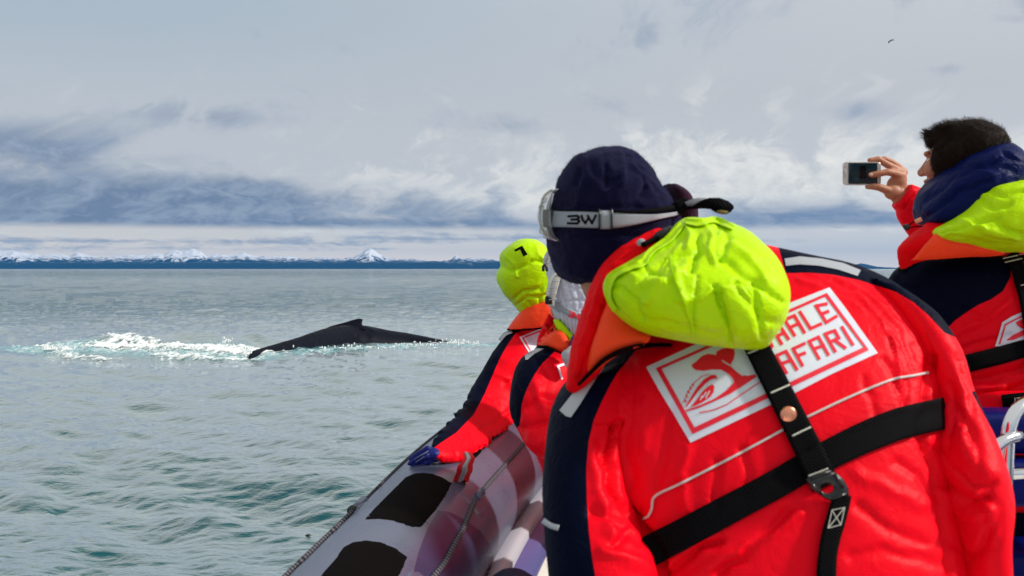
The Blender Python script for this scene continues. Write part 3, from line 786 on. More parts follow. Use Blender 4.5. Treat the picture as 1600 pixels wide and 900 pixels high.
boat_pad([(700, 705), (731, 700), (760, 680), (792, 655), (797, 662), (786, 674), (771, 686), (752, 707), (734, 727), (722, 726)])
print_on('shaded_seam_patch', [([(684, 798), (700, 799), (718, 807), (735, 818), (750, 829), (760, 842), (768, 857), (770.5, 870), (768, 886), (760, 905), (740, 940), (650, 950), (645, 900), (655, 860), (668, 826)], 0, 0)], tube_bv, [M['tube_shade']], BOAT, .0012, 4)  # people's shadow and reflection painted on the tube, ending at a seam curve
print_on('ring_patch', [([(713, 768), (724, 751), (738, 753), (751, 761), (767, 790), (754, 811), (745, 806), (736, 790)], 0, 0)], tube_bv, [M['tube']], BOAT, .001, 5, .006, 4)
print_on('ring_patch', [([(633, 905), (640, 892), (655, 893), (668, 903), (680, 925), (668, 940), (640, 930)], 0, 0)], tube_bv, [M['tube']], BOAT, .001, 5, .006, 4)
print_on('ring_patch', [([(552, 803), (560, 790), (570, 784), (579, 786), (574, 795), (563, 806)], 0, 0)], tube_bv, [M['tube']], BOAT, .001, 4, .006, 4)
def cord3(path_px, rad, mat, name, parent, bv, off, Ds=None, flat=1.0, n=10):
    pts = resample(path_px, 6); c = []
    for i, p in enumerate(pts):
        if Ds: D = float(np.interp(i/(len(pts)-1), np.linspace(0, 1, len(Ds)), Ds))
        else: D = (hit(bv, p.x, p.y) or (c[-1].y+off if c else 3.0))-off
        c.append(P(p.x, p.y, D))
    m = MB(); m.tube(c, rad, n, True, flat); return m.build(name, mat, parent)
cord3([(672, 912), (678, 900), (696, 878), (710, 852), (724.5, 825), (735, 800), (743, 781)], .0078, M['rope'], 'grab_rope', BOAT, tube_bv, .012)
cord3([(752, 769), (772, 746), (790, 726), (808, 706), (824, 688), (850, 662)], .0075, M['rope'], 'grab_rope', BOAT, tube_bv, .010)
def rim(px, py, out):
    """point just outside the tube where the line of sight grazes it"""
    d = (P(px, py, 1)-CAM).normalized(); best = None
    for a in axis:
        t = (a-CAM).dot(d)
        if t < 1: continue
        w = (CAM+d*t-a); 
        if best is None or w.length < best[0]: best = (w.length, a, w)
    return best[1]+best[2].normalized()*(TR+out)
def edge_cord(path, rad, name):
    pts = resample(path, 12); m = MB(); m.tube([rim(p.x, p.y, rad*.8) for p in pts], rad, 10); m.build(name, M['rope'], BOAT)
edge_cord([(455, 930), (480, 898), (516, 856), (538, 827), (556, 802)], .0070, 'grab_rope')
edge_cord([(574, 786), (590, 770), (603, 757), (620, 740), (640, 722), (664, 698), (700, 665)], .0055, 'grab_rope')
def ferrule(A_, B_, r):
    m = MB(); m.tube([A_, B_], r, 16); o = m.build('rope_collar', M['tube'], BOAT)
    k = MB(); d = (B_-A_).normalized(); k.tube([A_-d*.006, A_+d*.004], r*1.25, 14); k.build('collar_ring', M['black_plastic'], o)
Dh = hit(tube_bv, 747, 774)
ferrule(P(742, 781, Dh-.016), P(755, 766, Dh-.010), .013); ferrule(rim(556, 803, .006), rim(574, 787, .006), .014)
# red webbing handle with a grey stripe, from the pad edge up to the sleeve
def handle():
    D0 = hit(tube_bv, 719, 752); c = [(728, 706, D0-.03), (733, 716, D0-.06), (727, 727, D0-.065), (726, 736, D0-.05), (722, 745, D0-.02), (719.5, 754, D0-.006)]
    pts = crv([P(*q) for q in c], .01)
    for nm, w, off, mt in (('strap_handle', .025, 0, M['red_web']), ('reflective_stripe', .0085, .0025, M['grey_tape'])):
        V = []; Fc = []
        for i, p in enumerate(pts):
            t = min(1, i/(len(pts)*.45)); ww = w*(.45+.55*t)
            for s in (-1, 1):
                for d in (0, .003): V.append(p+Vector((s*ww, s*ww*.2, s*ww*.05))-Vector((0, off+d, 0)))
        for i in range(len(pts)-1):
            a = i*4; Fc += [(a, a+4, a+6, a+2), (a+1, a+3, a+7, a+5), (a, a+1, a+5, a+4), (a+2, a+6, a+7, a+3)]
        e = (len(pts)-1)*4; Fc += [(0, 2, 3, 1), (e, e+1, e+3, e+2)]
        o = mesh_obj(nm, V, Fc, mt, BOAT if off == 0 else o1)
        if off == 0: o1 = o
    m = MB(); m.box(P(718.5, 755, D0-.008), (.018, .006, .010)); m.build('buckle', M['black_plastic'], o1)
handle()
# inside moulding, deck and hull
def sweep(name, prof, mat, smooth_=True, z=None):
    """prof: list of (distance inwards from the tube axis, height above the axis or absolute height)"""
    V = []; Fc = []; n = len(prof)
    cx, cy = 1.05, 1.2
    for i, p in enumerate(axis):
        d = (axis[min(i+1, len(axis)-1)]-axis[max(i-1, 0)]); d.z = 0; d.normalize(); inn = Vector((d.y, -d.x, 0))
        for (u, w, absz) in prof: V.append((p.x+inn.x*u, p.y+inn.y*u, w if absz else p.z+w))
    for i in range(len(axis)-1):
        for j in range(n-1): Fc.append((i*n+j, i*n+j+1, (i+1)*n+j+1, (i+1)*n+j))
    return mesh_obj(name, V, Fc, mat, BOAT, smooth_)
sweep('gunwale_strip', [(.17, -.11, 0), (.235, -.085, 0), (.262, -.10, 0), (.262, -.13, 0)], plain('pale_rubber_strip', (.45, .45, .50), .35, .4))
sweep('rubbing_strake', [(.262, -.125, 0), (.30, -.14, 0), (.325, -.17, 0), (.325, -.19, 0)], M['strip_blue'])
sweep('inner_hull', [(.325, -.185, 0), (.36, -.20, 0), (.42, -.30, 0), (.46, .75, 1), (.52, .61, 1)], M['boat_white'])
sweep('outer_hull', [(-.12, -.17, 0), (-.10, -.30, 0), (.05, .62, 1), (.25, .20, 1), (.6, -.25, 1)], M['boat_white'])
mb = MB(); dk = [(-.03, -2.5), (-.03, 1), (.02, 2), (.2, 3.0), (.4, 3.9), (.62, 4.7), (1.1, 5.4), (1.6, 5.0), (1.8, 4.2), (2.0, 3.0), (2.15, 1.5), (2.15, -2.5)]
mb.add([(x, y, .62) for x, y in dk]+[(x, y, .58) for x, y in dk], [tuple(range(12))[::-1], tuple(range(12, 24))]+[(i, (i+1) % 12, (i+1) % 12+12, i+12) for i in range(12)])
mb.build('deck', M['boat_white'], BOAT, False)
# blue seat pod with a polished rail behind it
seat = MB(); c0 = P(1650, 700, 2.25)
def rbox(m, c, h, r=.03):
    me = bpy.data.meshes.new('t'); bm = bmesh.new(); bmesh.ops.create_cube(bm, size=1)
    for v in bm.verts: v.co = Vector((v.co.x*2*h[0], v.co.y*2*h[1], v.co.z*2*h[2]))
    bmesh.ops.bevel(bm, geom=bm.edges, offset=r, segments=4, affect='EDGES', profile=.6)
    m.add([Vector(c)+v.co for v in bm.verts], [tuple(v.index for v in f.verts) for f in bm.faces]); bm.free(); bpy.data.meshes.remove(me)
SEAT = thing('seat_pod', 'deep blue padded boat seat in front of the polished rail, behind the nearest person', 'seat', (c0.x, c0.y, .62))
s_ = MB(); rbox(s_, (P(1655, 665, 2.3).x, 2.3, P(1600, 672, 2.3).z), (.235, .06, .048), .03); s_.build('backrest', M['seat_blue'], SEAT)
s_ = MB(); rbox(s_, (P(1655, 665, 2.3).x, 2.26, P(1600, 745, 2.3).z), (.225, .05, .052), .025); s_.build('back_cushion', M['seat_blue'], SEAT)
s_ = MB(); rbox(s_, (P(1655, 665, 2.3).x, 2.5, P(1600, 900, 2.3).z), (.20, .2, .05), .03); s_.build('cushion', M['seat_blue'], SEAT)
s_ = MB(); rbox(s_, (P(1655, 665, 2.3).x, 2.46, (.62+P(1600, 925, 2.3).z)/2), (.17, .22, (P(1600, 925, 2.3).z-.62)/2), .02); s_.build('pedestal', M['boat_white'], SEAT)
RAIL = thing('grab_rail', 'polished steel grab rail bent over beside the blue seat', 'rail', (P(1570, 800, 2.05).x, 2.05, .62))
r_ = MB(); q = crv([(P(1568, 0, 2.05).x, 2.05, .62), P(1568, 900, 2.05), P(1570, 800, 2.05), P(1574, 700, 2.05), P(1578, 665, 2.05), P(1590, 640, 2.06), P(1612, 626, 2.08), P(1660, 618, 2.1), P(1800, 622, 2.1)], .012)
r_.tube(q, .0145, 20); r_.build('upright', M['chrome'], RAIL)
r_ = MB(); r_.tube(crv([P(1530, 726, 2.02), P(1556, 700, 2.02), P(1570, 687, 2.03), P(1592, 681, 2.05)], .012), .0125, 18); r_.build('branch', M['chrome'], RAIL)
r_ = MB(); r_.tube([P(1572, 742, 2.05), P(1620, 738, 2.07), P(1760, 738, 2.1)], .011, 16); r_.build('crossbar', M['chrome'], RAIL)

# ------------------------------------------------------------------ people
HEAD = lambda s=1.0: None
def head_prims(mb, c, fwd, s=1.0, tilt=0.0, neck=True, lean=None, low=0.0):
    f = Vector(fwd).normalized(); up = Vector((0, 0, 1)); 
    if lean: up = Vector(lean).normalized()
    r = f.cross(up).normalized(); up = r.cross(f)
    X = Matrix((r, f, up)).transposed(); c = Vector(c)
    q = lambda x, y, z: c+X @ Vector((x*s, y*s, z*s)); e = lambda p, rr: mb.ell(q(*p), tuple(k*s for k in rr), X)
    e((0, -.012, .035-low), (.076, .096, .085)); e((0, .022, -.03), (.061, .070, .085)); e((0, .035, -.078), (.047, .050, .033))
    mb.chain([(q(0, .090, .008), .008*s), (q(0, .104, -.014), .0095*s), (q(0, .109, -.024), .0125*s)], 10)
    e((-.012, .098, -.028), (.008, .010, .007)); e((.012, .098, -.028), (.008, .010, .007))
    e((0, .082, .024), (.050, .014, .011)); e((0, .090, -.050), (.023, .012, .006)); e((0, .088, -.059), (.020, .012, .007)); e((0, .078, -.088), (.022, .018, .016))
    for k in (-1, 1):
        e((k*.036, .064, -.018), (.026, .026, .028)); e((k*.078, -.006, -.008), (.009, .019, .031)); e((k*.083, -.012, .006), (.007, .014, .018))
    if neck: mb.chain([(q(0, -.02, -.05), .054*s), (q(0, -.045, -.16), .060*s)])
    return X, q
def eyes(root, q, s, iris=(.05, .03, .02)):
    for k in (-1, 1):
        m = MB(); m.ell(q(k*.029, .0745, .002), (.0105*s,)*3); o = m.build('eye', plain('eyeball', (.75, .72, .68), .15), root)
        m = MB(); m.ell(q(k*.029, .0825, .002), (.0042*s,)*3); m.build('iris', plain('iris', iris, .1), o)
        m = MB(); m.chain([(q(k*.012, .087, .022), .0024*s), (q(k*.030, .083, .028), .0026*s), (q(k*.044, .072, .024), .002*s)], 6); m.build('eyebrow', plain('brow_hair', (.02, .012, .008), .8), root)
def legs(root, hipL, hipR, footL, footR, mat=None, name='trousers'):
    mb = MB(); up = Vector((0, 0, 1))
    for h, f in ((hipL, footL), (hipR, footR)):
        h = Vector(h); f = Vector(f); k = h*.48+f*.52+Vector((0, .06, 0))
        mb.chain([(h+Vector((0, 0, .05)), .135), (h, .13), (k, .095), (f+up*.20, .075), (f+up*.10, .08)])
    V, T = mb.remesh(.014, 5); V = folds(V, T, .010, 7, 40, (1, 1, .6)); mesh_obj(name, V, T, mat or M['navy'], root)
    for f in (footL, footR):
        f = Vector(f); m = MB(); m.chain([(f+Vector((0, -.06, .05)), .05), (f+Vector((0, .12, .045)), .045)]); m.chain([(f+Vector((0, -.05, .06)), .052), (f+Vector((0, -.04, .22)), .06)])
        V, T = m.remesh(.01, 3); V[:, 2] = np.maximum(V[:, 2], f.z+.002); mesh_obj('boot', V, T, M['black_plastic'], root)
def surf(name, V, T, mat, root, **kw): return mesh_obj(name, V, T, mat, root, **kw)
def hand_chain(mb, wrist, palm, fingers, thumb):
    mb.chain(wrist); mb.chain(palm)
    for f in fingers: mb.chain(f, 10)
    mb.chain(thumb, 10)

def person_two():
    D = 4.2; root = thing('person', 'person in raised yellow hood leaning over the tube with a blue gloved hand', 'person', (.35, 4.25, .62), 'whale watchers in red survival suits')
    b = MB(); hx = P(828, 430, 4.17); head_prims(b, hx, (-.5, .8, -.2), .95)
    b.chain([(hx+Vector((.05, .02, -.10)), .06), (P(850, 540, 4.25), .11), (P(900, 700, 4.3), .12)])
    b.chain([(P(822, 556, 4.1), .06), (P(775, 635, 3.92), .048), (P(690, 700, 3.7), .032)])
    V, T = b.remesh(.010, 3); surf('body', V, T, M['skin'], root)
    # jacket
    j = MB(); j.loft([(822, 478, 862, 462, 4.15, .075), (806, 500, 880, 478, 4.17, .10), (797, 518, 905, 492, 4.2, .13), (786, 545, 930, 520, 4.22, .15), (792, 600, 950, 575, 4.25, .16), (806, 655, 965, 640, 4.28, .165), (826, 740, 975, 730, 4.3, .16), (850, 830, 990, 825, 4.3, .15)])
    arm = lambda rows: [(a, b_, c, d, min(D_, (hit(tube_bv, (a+c)/2, (b_+d)/2) or 9)-t*.95, (hit(tube_bv, c*.8+a*.2, d*.8+b_*.2) or 9)-t*.7), t) for a, b_, c, d, D_, t in rows]
    j.loft(arm([(797, 512, 850, 545, 4.12, .085), (772, 546, 848, 596, 4.05, .095), (749, 590, 818, 640, 3.96, .088), (728, 619, 798, 668, 3.88, .08), (708, 646, 768, 692, 3.80, .07), (688, 672, 735, 716, 3.73, .058), (675, 694, 702, 724, 3.69, .044), (671, 700, 692, 724, 3.68, .038)]), 36, 4, 2.1)
    j.chain([(P(930, 540, 4.25), .10), (P(980, 640, 4.3), .085), (P(960, 720, 4.1), .07)])
    V, T = j.remesh(.015, 3); V = folds(V, T, .012, 6, 3, (1, 1, 1.2), .1, .5); V = buckle(V, T, .17, .012, .30, 90, 3, (.6, 0, .8), .010, 9.); V, T = upres(V, T)
    V = crease(V, T, [([(725, 690), (760, 668), (800, 640)], 4, .012), ([(745, 700), (775, 690), (800, 668)], 4, .014), ([(715, 655), (735, 668), (745, 690)], 4, .010), ([(752, 610), (770, 628), (790, 650)], 4, .010), ([(845, 560), (850, 620), (835, 660)], 6, .02), ([(700, 680), (712, 700), (716, 716)], 3, .010), ([(790, 600), (815, 590), (840, 600)], 5, .012), ([(770, 580), (800, 600), (815, 640)], 5, -.008)])
    px = to_px(V); bv = bvh_of((V, T))
    navy = poly_sd(px, [(815, 490), (838, 508), (826, 514), (806, 520), (792, 540), (781, 560), (768, 590), (757, 616), (740, 648), (713, 676), (690, 691), (676, 701), (640, 720), (600, 600), (780, 490)])
    (Vn, Tn), (Vr, Tr) = cut(V, T, navy)
    jk = surf('jacket', Vr, Tr, M['red'], root); surf('shoulder_panel', Vn, Tn, M['navy'], jk)
    print_on('collar_flap', [([(846, 471), (856, 467), (870, 466), (884, 470), (880, 505), (860, 509), (835, 512), (812, 513), (795, 514), (800, 506), (815, 491), (830, 478)], 0, 0)], bv, [M['orange']], jk, .004, 4, .012, 6)
    oc = MB(); oc.loft([(818, 482, 872, 462, 4.10, .085), (808, 493, 884, 474, 4.10, .10), (799, 505, 892, 488, 4.11, .115), (793, 515, 896, 502, 4.12, .125)], 40, 4, 2.3)
    Vq, Tq = oc.remesh(.006, 2); surf('collar', folds(Vq, Tq, .005, 12, 77), Tq, M['orange'], jk)
    ribbon('piping', [(792, 514.5), (812, 515.5), (835, 514), (858, 510.5), (880, 506)], 2.6, bv, M['black_web'], jk, .012, .006)
    ribbon('reflective_tape', [(781, 532), (789, 522), (800, 517.5)], 6, bv, M['grey_tape'], jk, .004, .003)
    bl = [(811.5, 526.5), (841, 516), (875, 512), (880, 560), (835, 550)]
    print_on('emblem', [([(811.5, 526.5), (842, 514.5), (862, 510), (870, 545), (827, 552)], 0, 0), ([(815.5, 527.5), (842, 517), (860, 513), (860, 515.5), (842, 519.5), (818.6, 528.5), (830, 546.5), (828, 549)], 1, .0015)], bv, [M['white_print'], M['red_print']], jk, .003, 4)
    # cuff and glove
    Dh = hit(tube_bv, 664, 722) or 3.7; d = Dh-.02
    g = MB(); g.ell(P(678, 710, d+.0), (.030, .036, .026)); g.ell(P(670, 712, d-.006), (.022, .030, .017))
    for f, (o_, L_) in enumerate(((-7.6, 31), (-2.6, 37), (2.4, 34), (7.4, 27))):
        pts = [(672-.84*t*L_+.55*o_*(1+.12*t), 707+.54*t*L_+.84*o_*(1+.12*t)) for t in (0, .4, .75, 1.0)]
        g.chain([(P(x, y, d-.012+.007*i), .0098-.0009*i) for i, (x, y) in enumerate(pts)], 10)
    g.chain([(P(677, 716, d-.02), .013), (P(672, 720, d-.022), .011), (P(667, 724, d-.014), .009)], 10)
    V, T = g.remesh(.0026, 2); V = folds(V, T, .0012, 50, 8); gl = surf('glove', V, T, M['glove'], root)
    for (a, c, e) in (((669, 705), (657, 712), (648, 717.5)), ((670, 709.5), (658, 717), (650, 722))):
        m = MB(); m.chain([(P(*a, d-.030), .0022), (P(*c, d-.0285), .0022), (P(*e, d-.026), .0018)], 6); m.build('knuckle_seam', plain('pale_blue_rubber', (.10, .12, .26), .5), gl)
    # hood up over the head
    h = MB(); h.loft([(812, 376, 836, 375, 4.15, .05), (797, 384, 848, 381, 4.15, .10), (786, 394, 858, 392, 4.15, .125), (782, 404, 866, 404, 4.15, .135), (783, 416, 872, 418, 4.15, .14), (777.5, 426, 876, 432, 4.15, .14), (776, 437, 876, 446, 4.15, .135), (781, 448, 874, 458, 4.15, .13), (788, 459, 870, 468, 4.15, .12), (797, 468, 866, 476, 4.15, .11), (806, 478, 862, 482, 4.15, .10), (812, 487, 856, 488, 4.15, .09)], 40, 3, 2.2)
    V, T = h.remesh(.010, 3); V = folds(V, T, .009, 8, 21, (1, 1, 1), .05, .5); V = buckle(V, T, .14, .012, .30, 90, 21, None, .007, 12.); V, T = upres(V, T)
    V = crease(V, T, [([(783, 418), (800, 422), (830, 410), (850, 412)], 3, .010), ([(798, 466), (815, 455), (845, 452), (862, 440)], 3, .012), ([(803, 478), (825, 462), (858, 462)], 3, .010), ([(790, 400), (805, 412), (808, 430)], 3, -.008), ([(838, 384), (842, 400), (860, 420)], 2.5, -.008), ([(826, 470), (836, 480)], 2.5, .010), ([(843, 465), (846, 478)], 2.5, .010)])
    hd = surf('hood', V, T, M['hivis'], root); bv = bvh_of((V, T))
    print_on('printed_mark', [(p, 0, 0) for p in ([(803, 390.5), (814, 384.5), (816, 388), (805.5, 393)], [(811, 386), (816, 384), (824.5, 397.5), (817.5, 400.5)])], bv, [M['black_web']], hd, .002, 3)
    legs(root, (.32, 4.3, 1.30), (.56, 4.3, 1.30), (.42, 4.15, .62), (.68, 4.3, .62))
person_two()

def goggles(root, lens_px, Dc, thick, name='goggles'):
    pass

def cap_head(root, rows, Dn, vox=.004, seed=5, amp=.007, quilts=(), freq=22):
    h = MB(); h.loft(rows, 40, 3, 2.15); V, T = h.remesh(vox, 3); V = folds(V, T, amp, freq, seed, (1, 1, 1), .5, .9); return crease(V, T, quilts), T
def person_three():
    root = thing('person', 'person in white quilted cap and goggles, second nearest along the tube', 'person', (.36, 2.95, .62), 'whale watchers in red survival suits')
    b = MB(); hx = P(902, 472, 2.97); head_prims(b, hx, (-.5, .85, -.2), .93)
    b.chain([(hx+Vector((.04, .0, -.10)), .055), (P(905, 600, 2.98), .10), (P(930, 760, 3.0), .11)])
    V, T = b.remesh(.009, 3); surf('body', V, T, M['skin'], root)
    j = MB(); j.loft([(858, 520, 915, 500, 2.95, .07), (842, 536, 940, 515, 2.97, .10), (828, 560, 965, 540, 2.99, .13), (820, 610, 985, 590, 3.0, .15), (826, 670, 1000, 660, 3.0, .155), (846, 730, 1010, 730, 3.02, .15), (870, 820, 1020, 820, 3.05, .15), (890, 900, 1030, 900, 3.05, .14)])
    j.loft([(838, 545, 900, 560, 2.93, .07), (818, 556, 895, 590, 2.90, .085), (804, 578, 890, 612, 2.87, .09), (797, 612, 885, 630, 2.84, .09), (798, 645, 884, 658, 2.81, .085), (810, 672, 890, 672, 2.78, .085), (820, 692, 895, 686, 2.76, .08), (836, 708, 905, 700, 2.76, .06), (850, 713, 905, 708, 2.77, .05)], 36, 4, 2.1)
    j.chain([(P(960, 580, 3.0), .10), (P(1010, 680, 2.9), .08)])
    V, T = j.remesh(.0125, 3); V = folds(V, T, .010, 7, 13, (1, 1, 1), .1, .5); V = buckle(V, T, .17, .012, .30, 90, 13, (.2, 0, 1), .008, 9.); V, T = upres(V, T)
    V = crease(V, T, [([(822, 640), (845, 625), (870, 622)], 6, .010), ([(818, 670), (840, 660), (862, 662)], 5, .012), ([(835, 600), (850, 640), (848, 690)], 7, -.010), ([(806, 600), (816, 620), (812, 650)], 4, .008), ([(800, 640), (810, 655), (820, 690)], 4, .010), ([(843, 560), (860, 590)], 5, .008)])
    px = to_px(V); bv = bvh_of((V, T))
    navy = poly_sd(px, [(838, 530), (868, 546), (864, 552), (848, 567), (836, 584), (827, 600), (820, 616), (815, 632), (814, 648), (812, 664), (806, 670), (760, 680), (760, 530)])
    (Vn, Tn), (Vr, Tr) = cut(V, T, navy)
    jk = surf('jacket', Vr, Tr, M['red'], root); surf('shoulder_panel', Vn, Tn, M['navy'], jk)
    print_on('inner_collar', [([(858, 490), (868, 500), (880, 520), (870, 530), (852, 540), (838, 542), (840, 528), (848, 508)], 0, 0)], bv, [M['red_dark']], jk, .02, 4, .012, 5)
    print_on('collar_flap', [([(867, 503), (874, 510), (884, 524), (893, 541), (884, 550), (868, 546), (855, 540), (839, 539), (850, 522), (858, 512)], 0, 0)], bv, [M['orange']], jk, .028, 4, .012, 5)
    ribbon('piping', [(839, 541), (853, 542), (868, 548), (880, 552), (892, 552)], 3.2, bv, M['black_web'], jk, .020, .008)
    print_on('reflective_tape', [([(820, 556), (828, 549), (840, 544), (850, 545), (836, 552), (824, 562), (821, 562)], 0, 0)], bv, [M['grey_tape']], jk, .004, 4)
    print_on('emblem', [(p, 0, 0) for p in ([(870, 571), (884, 566), (885, 569.5), (873, 574)], [(870, 571), (873, 571), (880, 592), (877, 593)])], bv, [M['white_print']], jk, .003, 4)
    # high collar bits between the cap and the flap
    m = MB(); m.loft([(864, 500, 872, 498, 2.88, .02), (868, 512, 882, 508, 2.88, .03), (876, 524, 892, 520, 2.88, .03), (886, 534, 900, 530, 2.88, .02)], 20, 3); V, T = m.remesh(.004, 2); surf('hood', folds(V, T, .004, 30, 3), T, M['hivis'], root)
    m = MB(); m.loft([(877, 552, 892, 540, 2.80, .015), (878, 560, 900, 546, 2.80, .02), (884, 572, 906, 556, 2.8, .02), (892, 580, 912, 566, 2.8, .015)], 20, 3); V, T = m.remesh(.003, 2); surf('reflective_tab', folds(V, T, .005, 35, 4), T, M['grey_tape'], root)
    m = MB(); m.loft([(892, 526, 903, 524, 2.82, .015), (891, 536, 904, 535, 2.82, .02), (889, 546, 902, 546, 2.82, .015)], 16, 3); V, T = m.remesh(.003, 2); surf('blue_scarf', folds(V, T, .003, 40, 6), T, M['glove'], root)
    # cap
    rows = [(866, 405, 905, 400, 2.95, .05), (860, 412, 925, 408, 2.95, .085), (858, 424, 935, 420, 2.95, .10), (858, 440, 938, 438, 2.95, .108), (859, 458, 938, 456, 2.95, .108), (861, 476, 936, 476, 2.95, .105), (866, 492, 932, 494, 2.95, .10)]
    q = [([(870, 430), (890, 424), (915, 428)], 1.8, .004), ([(866, 450), (888, 446), (912, 452)], 1.8, .004), ([(872, 470), (890, 466), (910, 468)], 1.8, .004), ([(884, 420), (890, 450), (894, 480)], 1.8, .004), ([(872, 425), (876, 452), (880, 480)], 1.8, .004), ([(900, 430), (902, 450), (905, 480)], 1.8, .004)]
    V, T = cap_head(root, rows, 2.95, .0035, 7, .006, q, 24); bvc = bvh_of((V, T)); cap = surf('knit_cap', V, T, M['white_knit'], root)
    rb = MB(); rb.loft([(863, 484, 934, 488, 2.95, .108), (867, 496, 932, 500, 2.95, .108), (874, 508, 928, 510, 2.95, .103), (882, 519, 920, 518, 2.95, .092), (888, 526, 912, 524, 2.95, .08)], 40, 3)
    V, T = rb.remesh(.003, 2); pp = to_px(V); N = normals(V, T); V = V+N*(np.sin((pp[:, 0]-pp[:, 1]*.12)*2*math.pi/5.6)*.0028)[:, None]; surf('ribbed_cuff', V, T, M['white_knit'], cap)
    bvb = bvh_of((V, T)); both = [bvc, bvb]
    class Two:
        def ray_cast(s, o, d):
            h = [x.ray_cast(o, d) for x in both]; h = [x for x in h if x[0] is not None]
            return min(h, key=lambda x: x[0].y) if h else (None,)*4
    bd = ribbon('goggle_band', [(858, 474), (872, 480), (890, 488), (908, 495), (930, 500)], 10, Two(), M['goggle_band'], root, .003, .002, 3, 5, 2)
    letters = []
    X0, Y0 = 890, 486.5; ux, uy = (.955, .30), (-.25, .95)
    def LT(pts, s=8.5, o=0): return [(X0+o*ux[0]+x*s*ux[0]+y*s*uy[0], Y0+o*ux[1]+x*s*ux[1]+y*s*uy[1]) for x, y in pts]
    for st, o in (([(0, 0), (.75, 0), (.75, 1), (0, 1)], 0), ([(.15, .5), (.75, .5)], 0), ([(0, 1), (0.05, 0), (.5, .8), (.95, 0), (1.0, 1)], 8.0)):
        letters += [(p, 0, 0) for p in stroke(LT(st, 8.0, o), 2.0)]
    print_on('band_lettering', letters, obvh(bd), [M['red_print']], bd, .0008, 2)
    # goggles pushed up: soft frame and lens seen from behind its edge
    fr = MB(); pts = [(878, 420), (868, 428), (861.5, 440), (858, 455), (857, 468), (861, 478)]
    c = crv([P(x, y, 2.86-.004*i) for i, (x, y) in enumerate(pts)], .008)
    n = len(c); V = []; Fc = []
    for i, p in enumerate(c):
        w = .022*(math.sin(math.pi*(i+1)/(n+1))**.6)
        for a, bb in ((-.35, -.2), (1, -.55), (1.15, .1), (1, .6), (-.2, .9)): V.append(p+Vector((a*w, bb*w*1.3, .1*w)))
    for i in range(n-1):
        for k in range(5): a, b2 = i*5+k, i*5+(k+1) % 5; Fc.append((a, b2, b2+5, a+5))
    G = mesh_obj('goggles', V, Fc, M['frost'], root)
    for i in range(2, n-2, 2):
        m = MB(); m.tube([c[i]+Vector((.001, -.027, 0)), c[i]+Vector((.022, -.034, .003))], .0016, 6); m.build('vent_rib', M['grey_tape'], G)
    m = MB(); m.tube(crv([P(x-1.5, y, 2.86) for x, y in pts], .01), .0035, 8); m.build('lens_edge', M['clear'], G)
    m = MB(); rbox(m, P(858, 470, 2.845), (.012, .01, .010), .004); rbox(m, P(855, 466, 2.845), (.005, .01, .006), .002); m.build('band_clip', M['black_plastic'], G)
    legs(root, (.30, 3.05, 1.32), (.52, 3.05, 1.32), (.30, 2.95, .62), (.58, 3.1, .62))
person_three()

def person_four():
    root = thing('person', 'person mostly hidden behind the white quilted cap, only a pale cap and goggles showing', 'person', (.42, 3.55, .62), 'whale watchers in red survival suits')
    b = MB(); hx = P(896, 446, 3.62); head_prims(b, hx, (-.5, .85, -.2), .92)
    b.chain([(hx+Vector((.04, 0, -.10)), .055), (P(915, 560, 3.6), .10), (P(925, 700, 3.6), .11)])
    V, T = b.remesh(.010, 3); surf('body', V, T, M['skin'], root)
    j = MB(); j.loft([(885, 480, 925, 475, 3.6, .07), (868, 515, 950, 505, 3.6, .11), (862, 560, 975, 550, 3.62, .14), (864, 640, 985, 640, 3.62, .15), (870, 760, 990, 760, 3.62, .15)])
    V, T = j.remesh(.012, 5); surf('jacket', folds(V, T, .01, 9, 33), T, M['red'], root)
    rows = [(868, 386, 900, 384, 3.6, .05), (857, 393, 915, 390, 3.6, .085), (853, 405, 922, 400, 3.6, .10), (852.5, 420, 925, 418, 3.6, .107), (856, 435, 925, 436, 3.6, .105), (864, 450, 920, 452, 3.6, .10)]
    V, T = cap_head(root, rows, 3.6, .005, 9, .007, [([(862, 400), (870, 412), (868, 430)], 2, .006)], 20); surf('knit_cap', V, T, M['white_knit'], root)
    c = crv([P(x, y, 3.5) for x, y in [(868, 387), (858, 392), (852.5, 401), (850.5, 412), (852, 422)]], .008); n = len(c); V = []; Fc = []
    for i, p in enumerate(c):
        w = .017*(math.sin(math.pi*(i+1)/(n+1))**.6)
        for a, bb in ((-.35, -.2), (1, -.55), (1.15, .1), (1, .6), (-.2, .9)): V.append(p+Vector((a*w, bb*w*1.3, .1*w)))
    for i in range(n-1):
        for k in range(5): a, b2 = i*5+k, i*5+(k+1) % 5; Fc.append((a, b2, b2+5, a+5))
    G = mesh_obj('goggles', V, Fc, M['frost'], root)
    for i in range(2, n-2, 2):
        m = MB(); m.tube([c[i]+Vector((.001, -.022, 0)), c[i]+Vector((.018, -.026, .003))], .0018, 6); m.build('vent_rib', M['grey_tape'], G)
    m = MB(); m.tube(crv([P(x, y, 3.46) for x, y in [(849, 424), (848.5, 416), (852, 414.5), (854, 418), (854.5, 424)]], .01), .0045, 8); m.build('band_clip', M['black_plastic'], G)
    legs(root, (.34, 3.6, 1.32), (.54, 3.6, 1.32), (.36, 3.5, .62), (.60, 3.7, .62))
person_four()

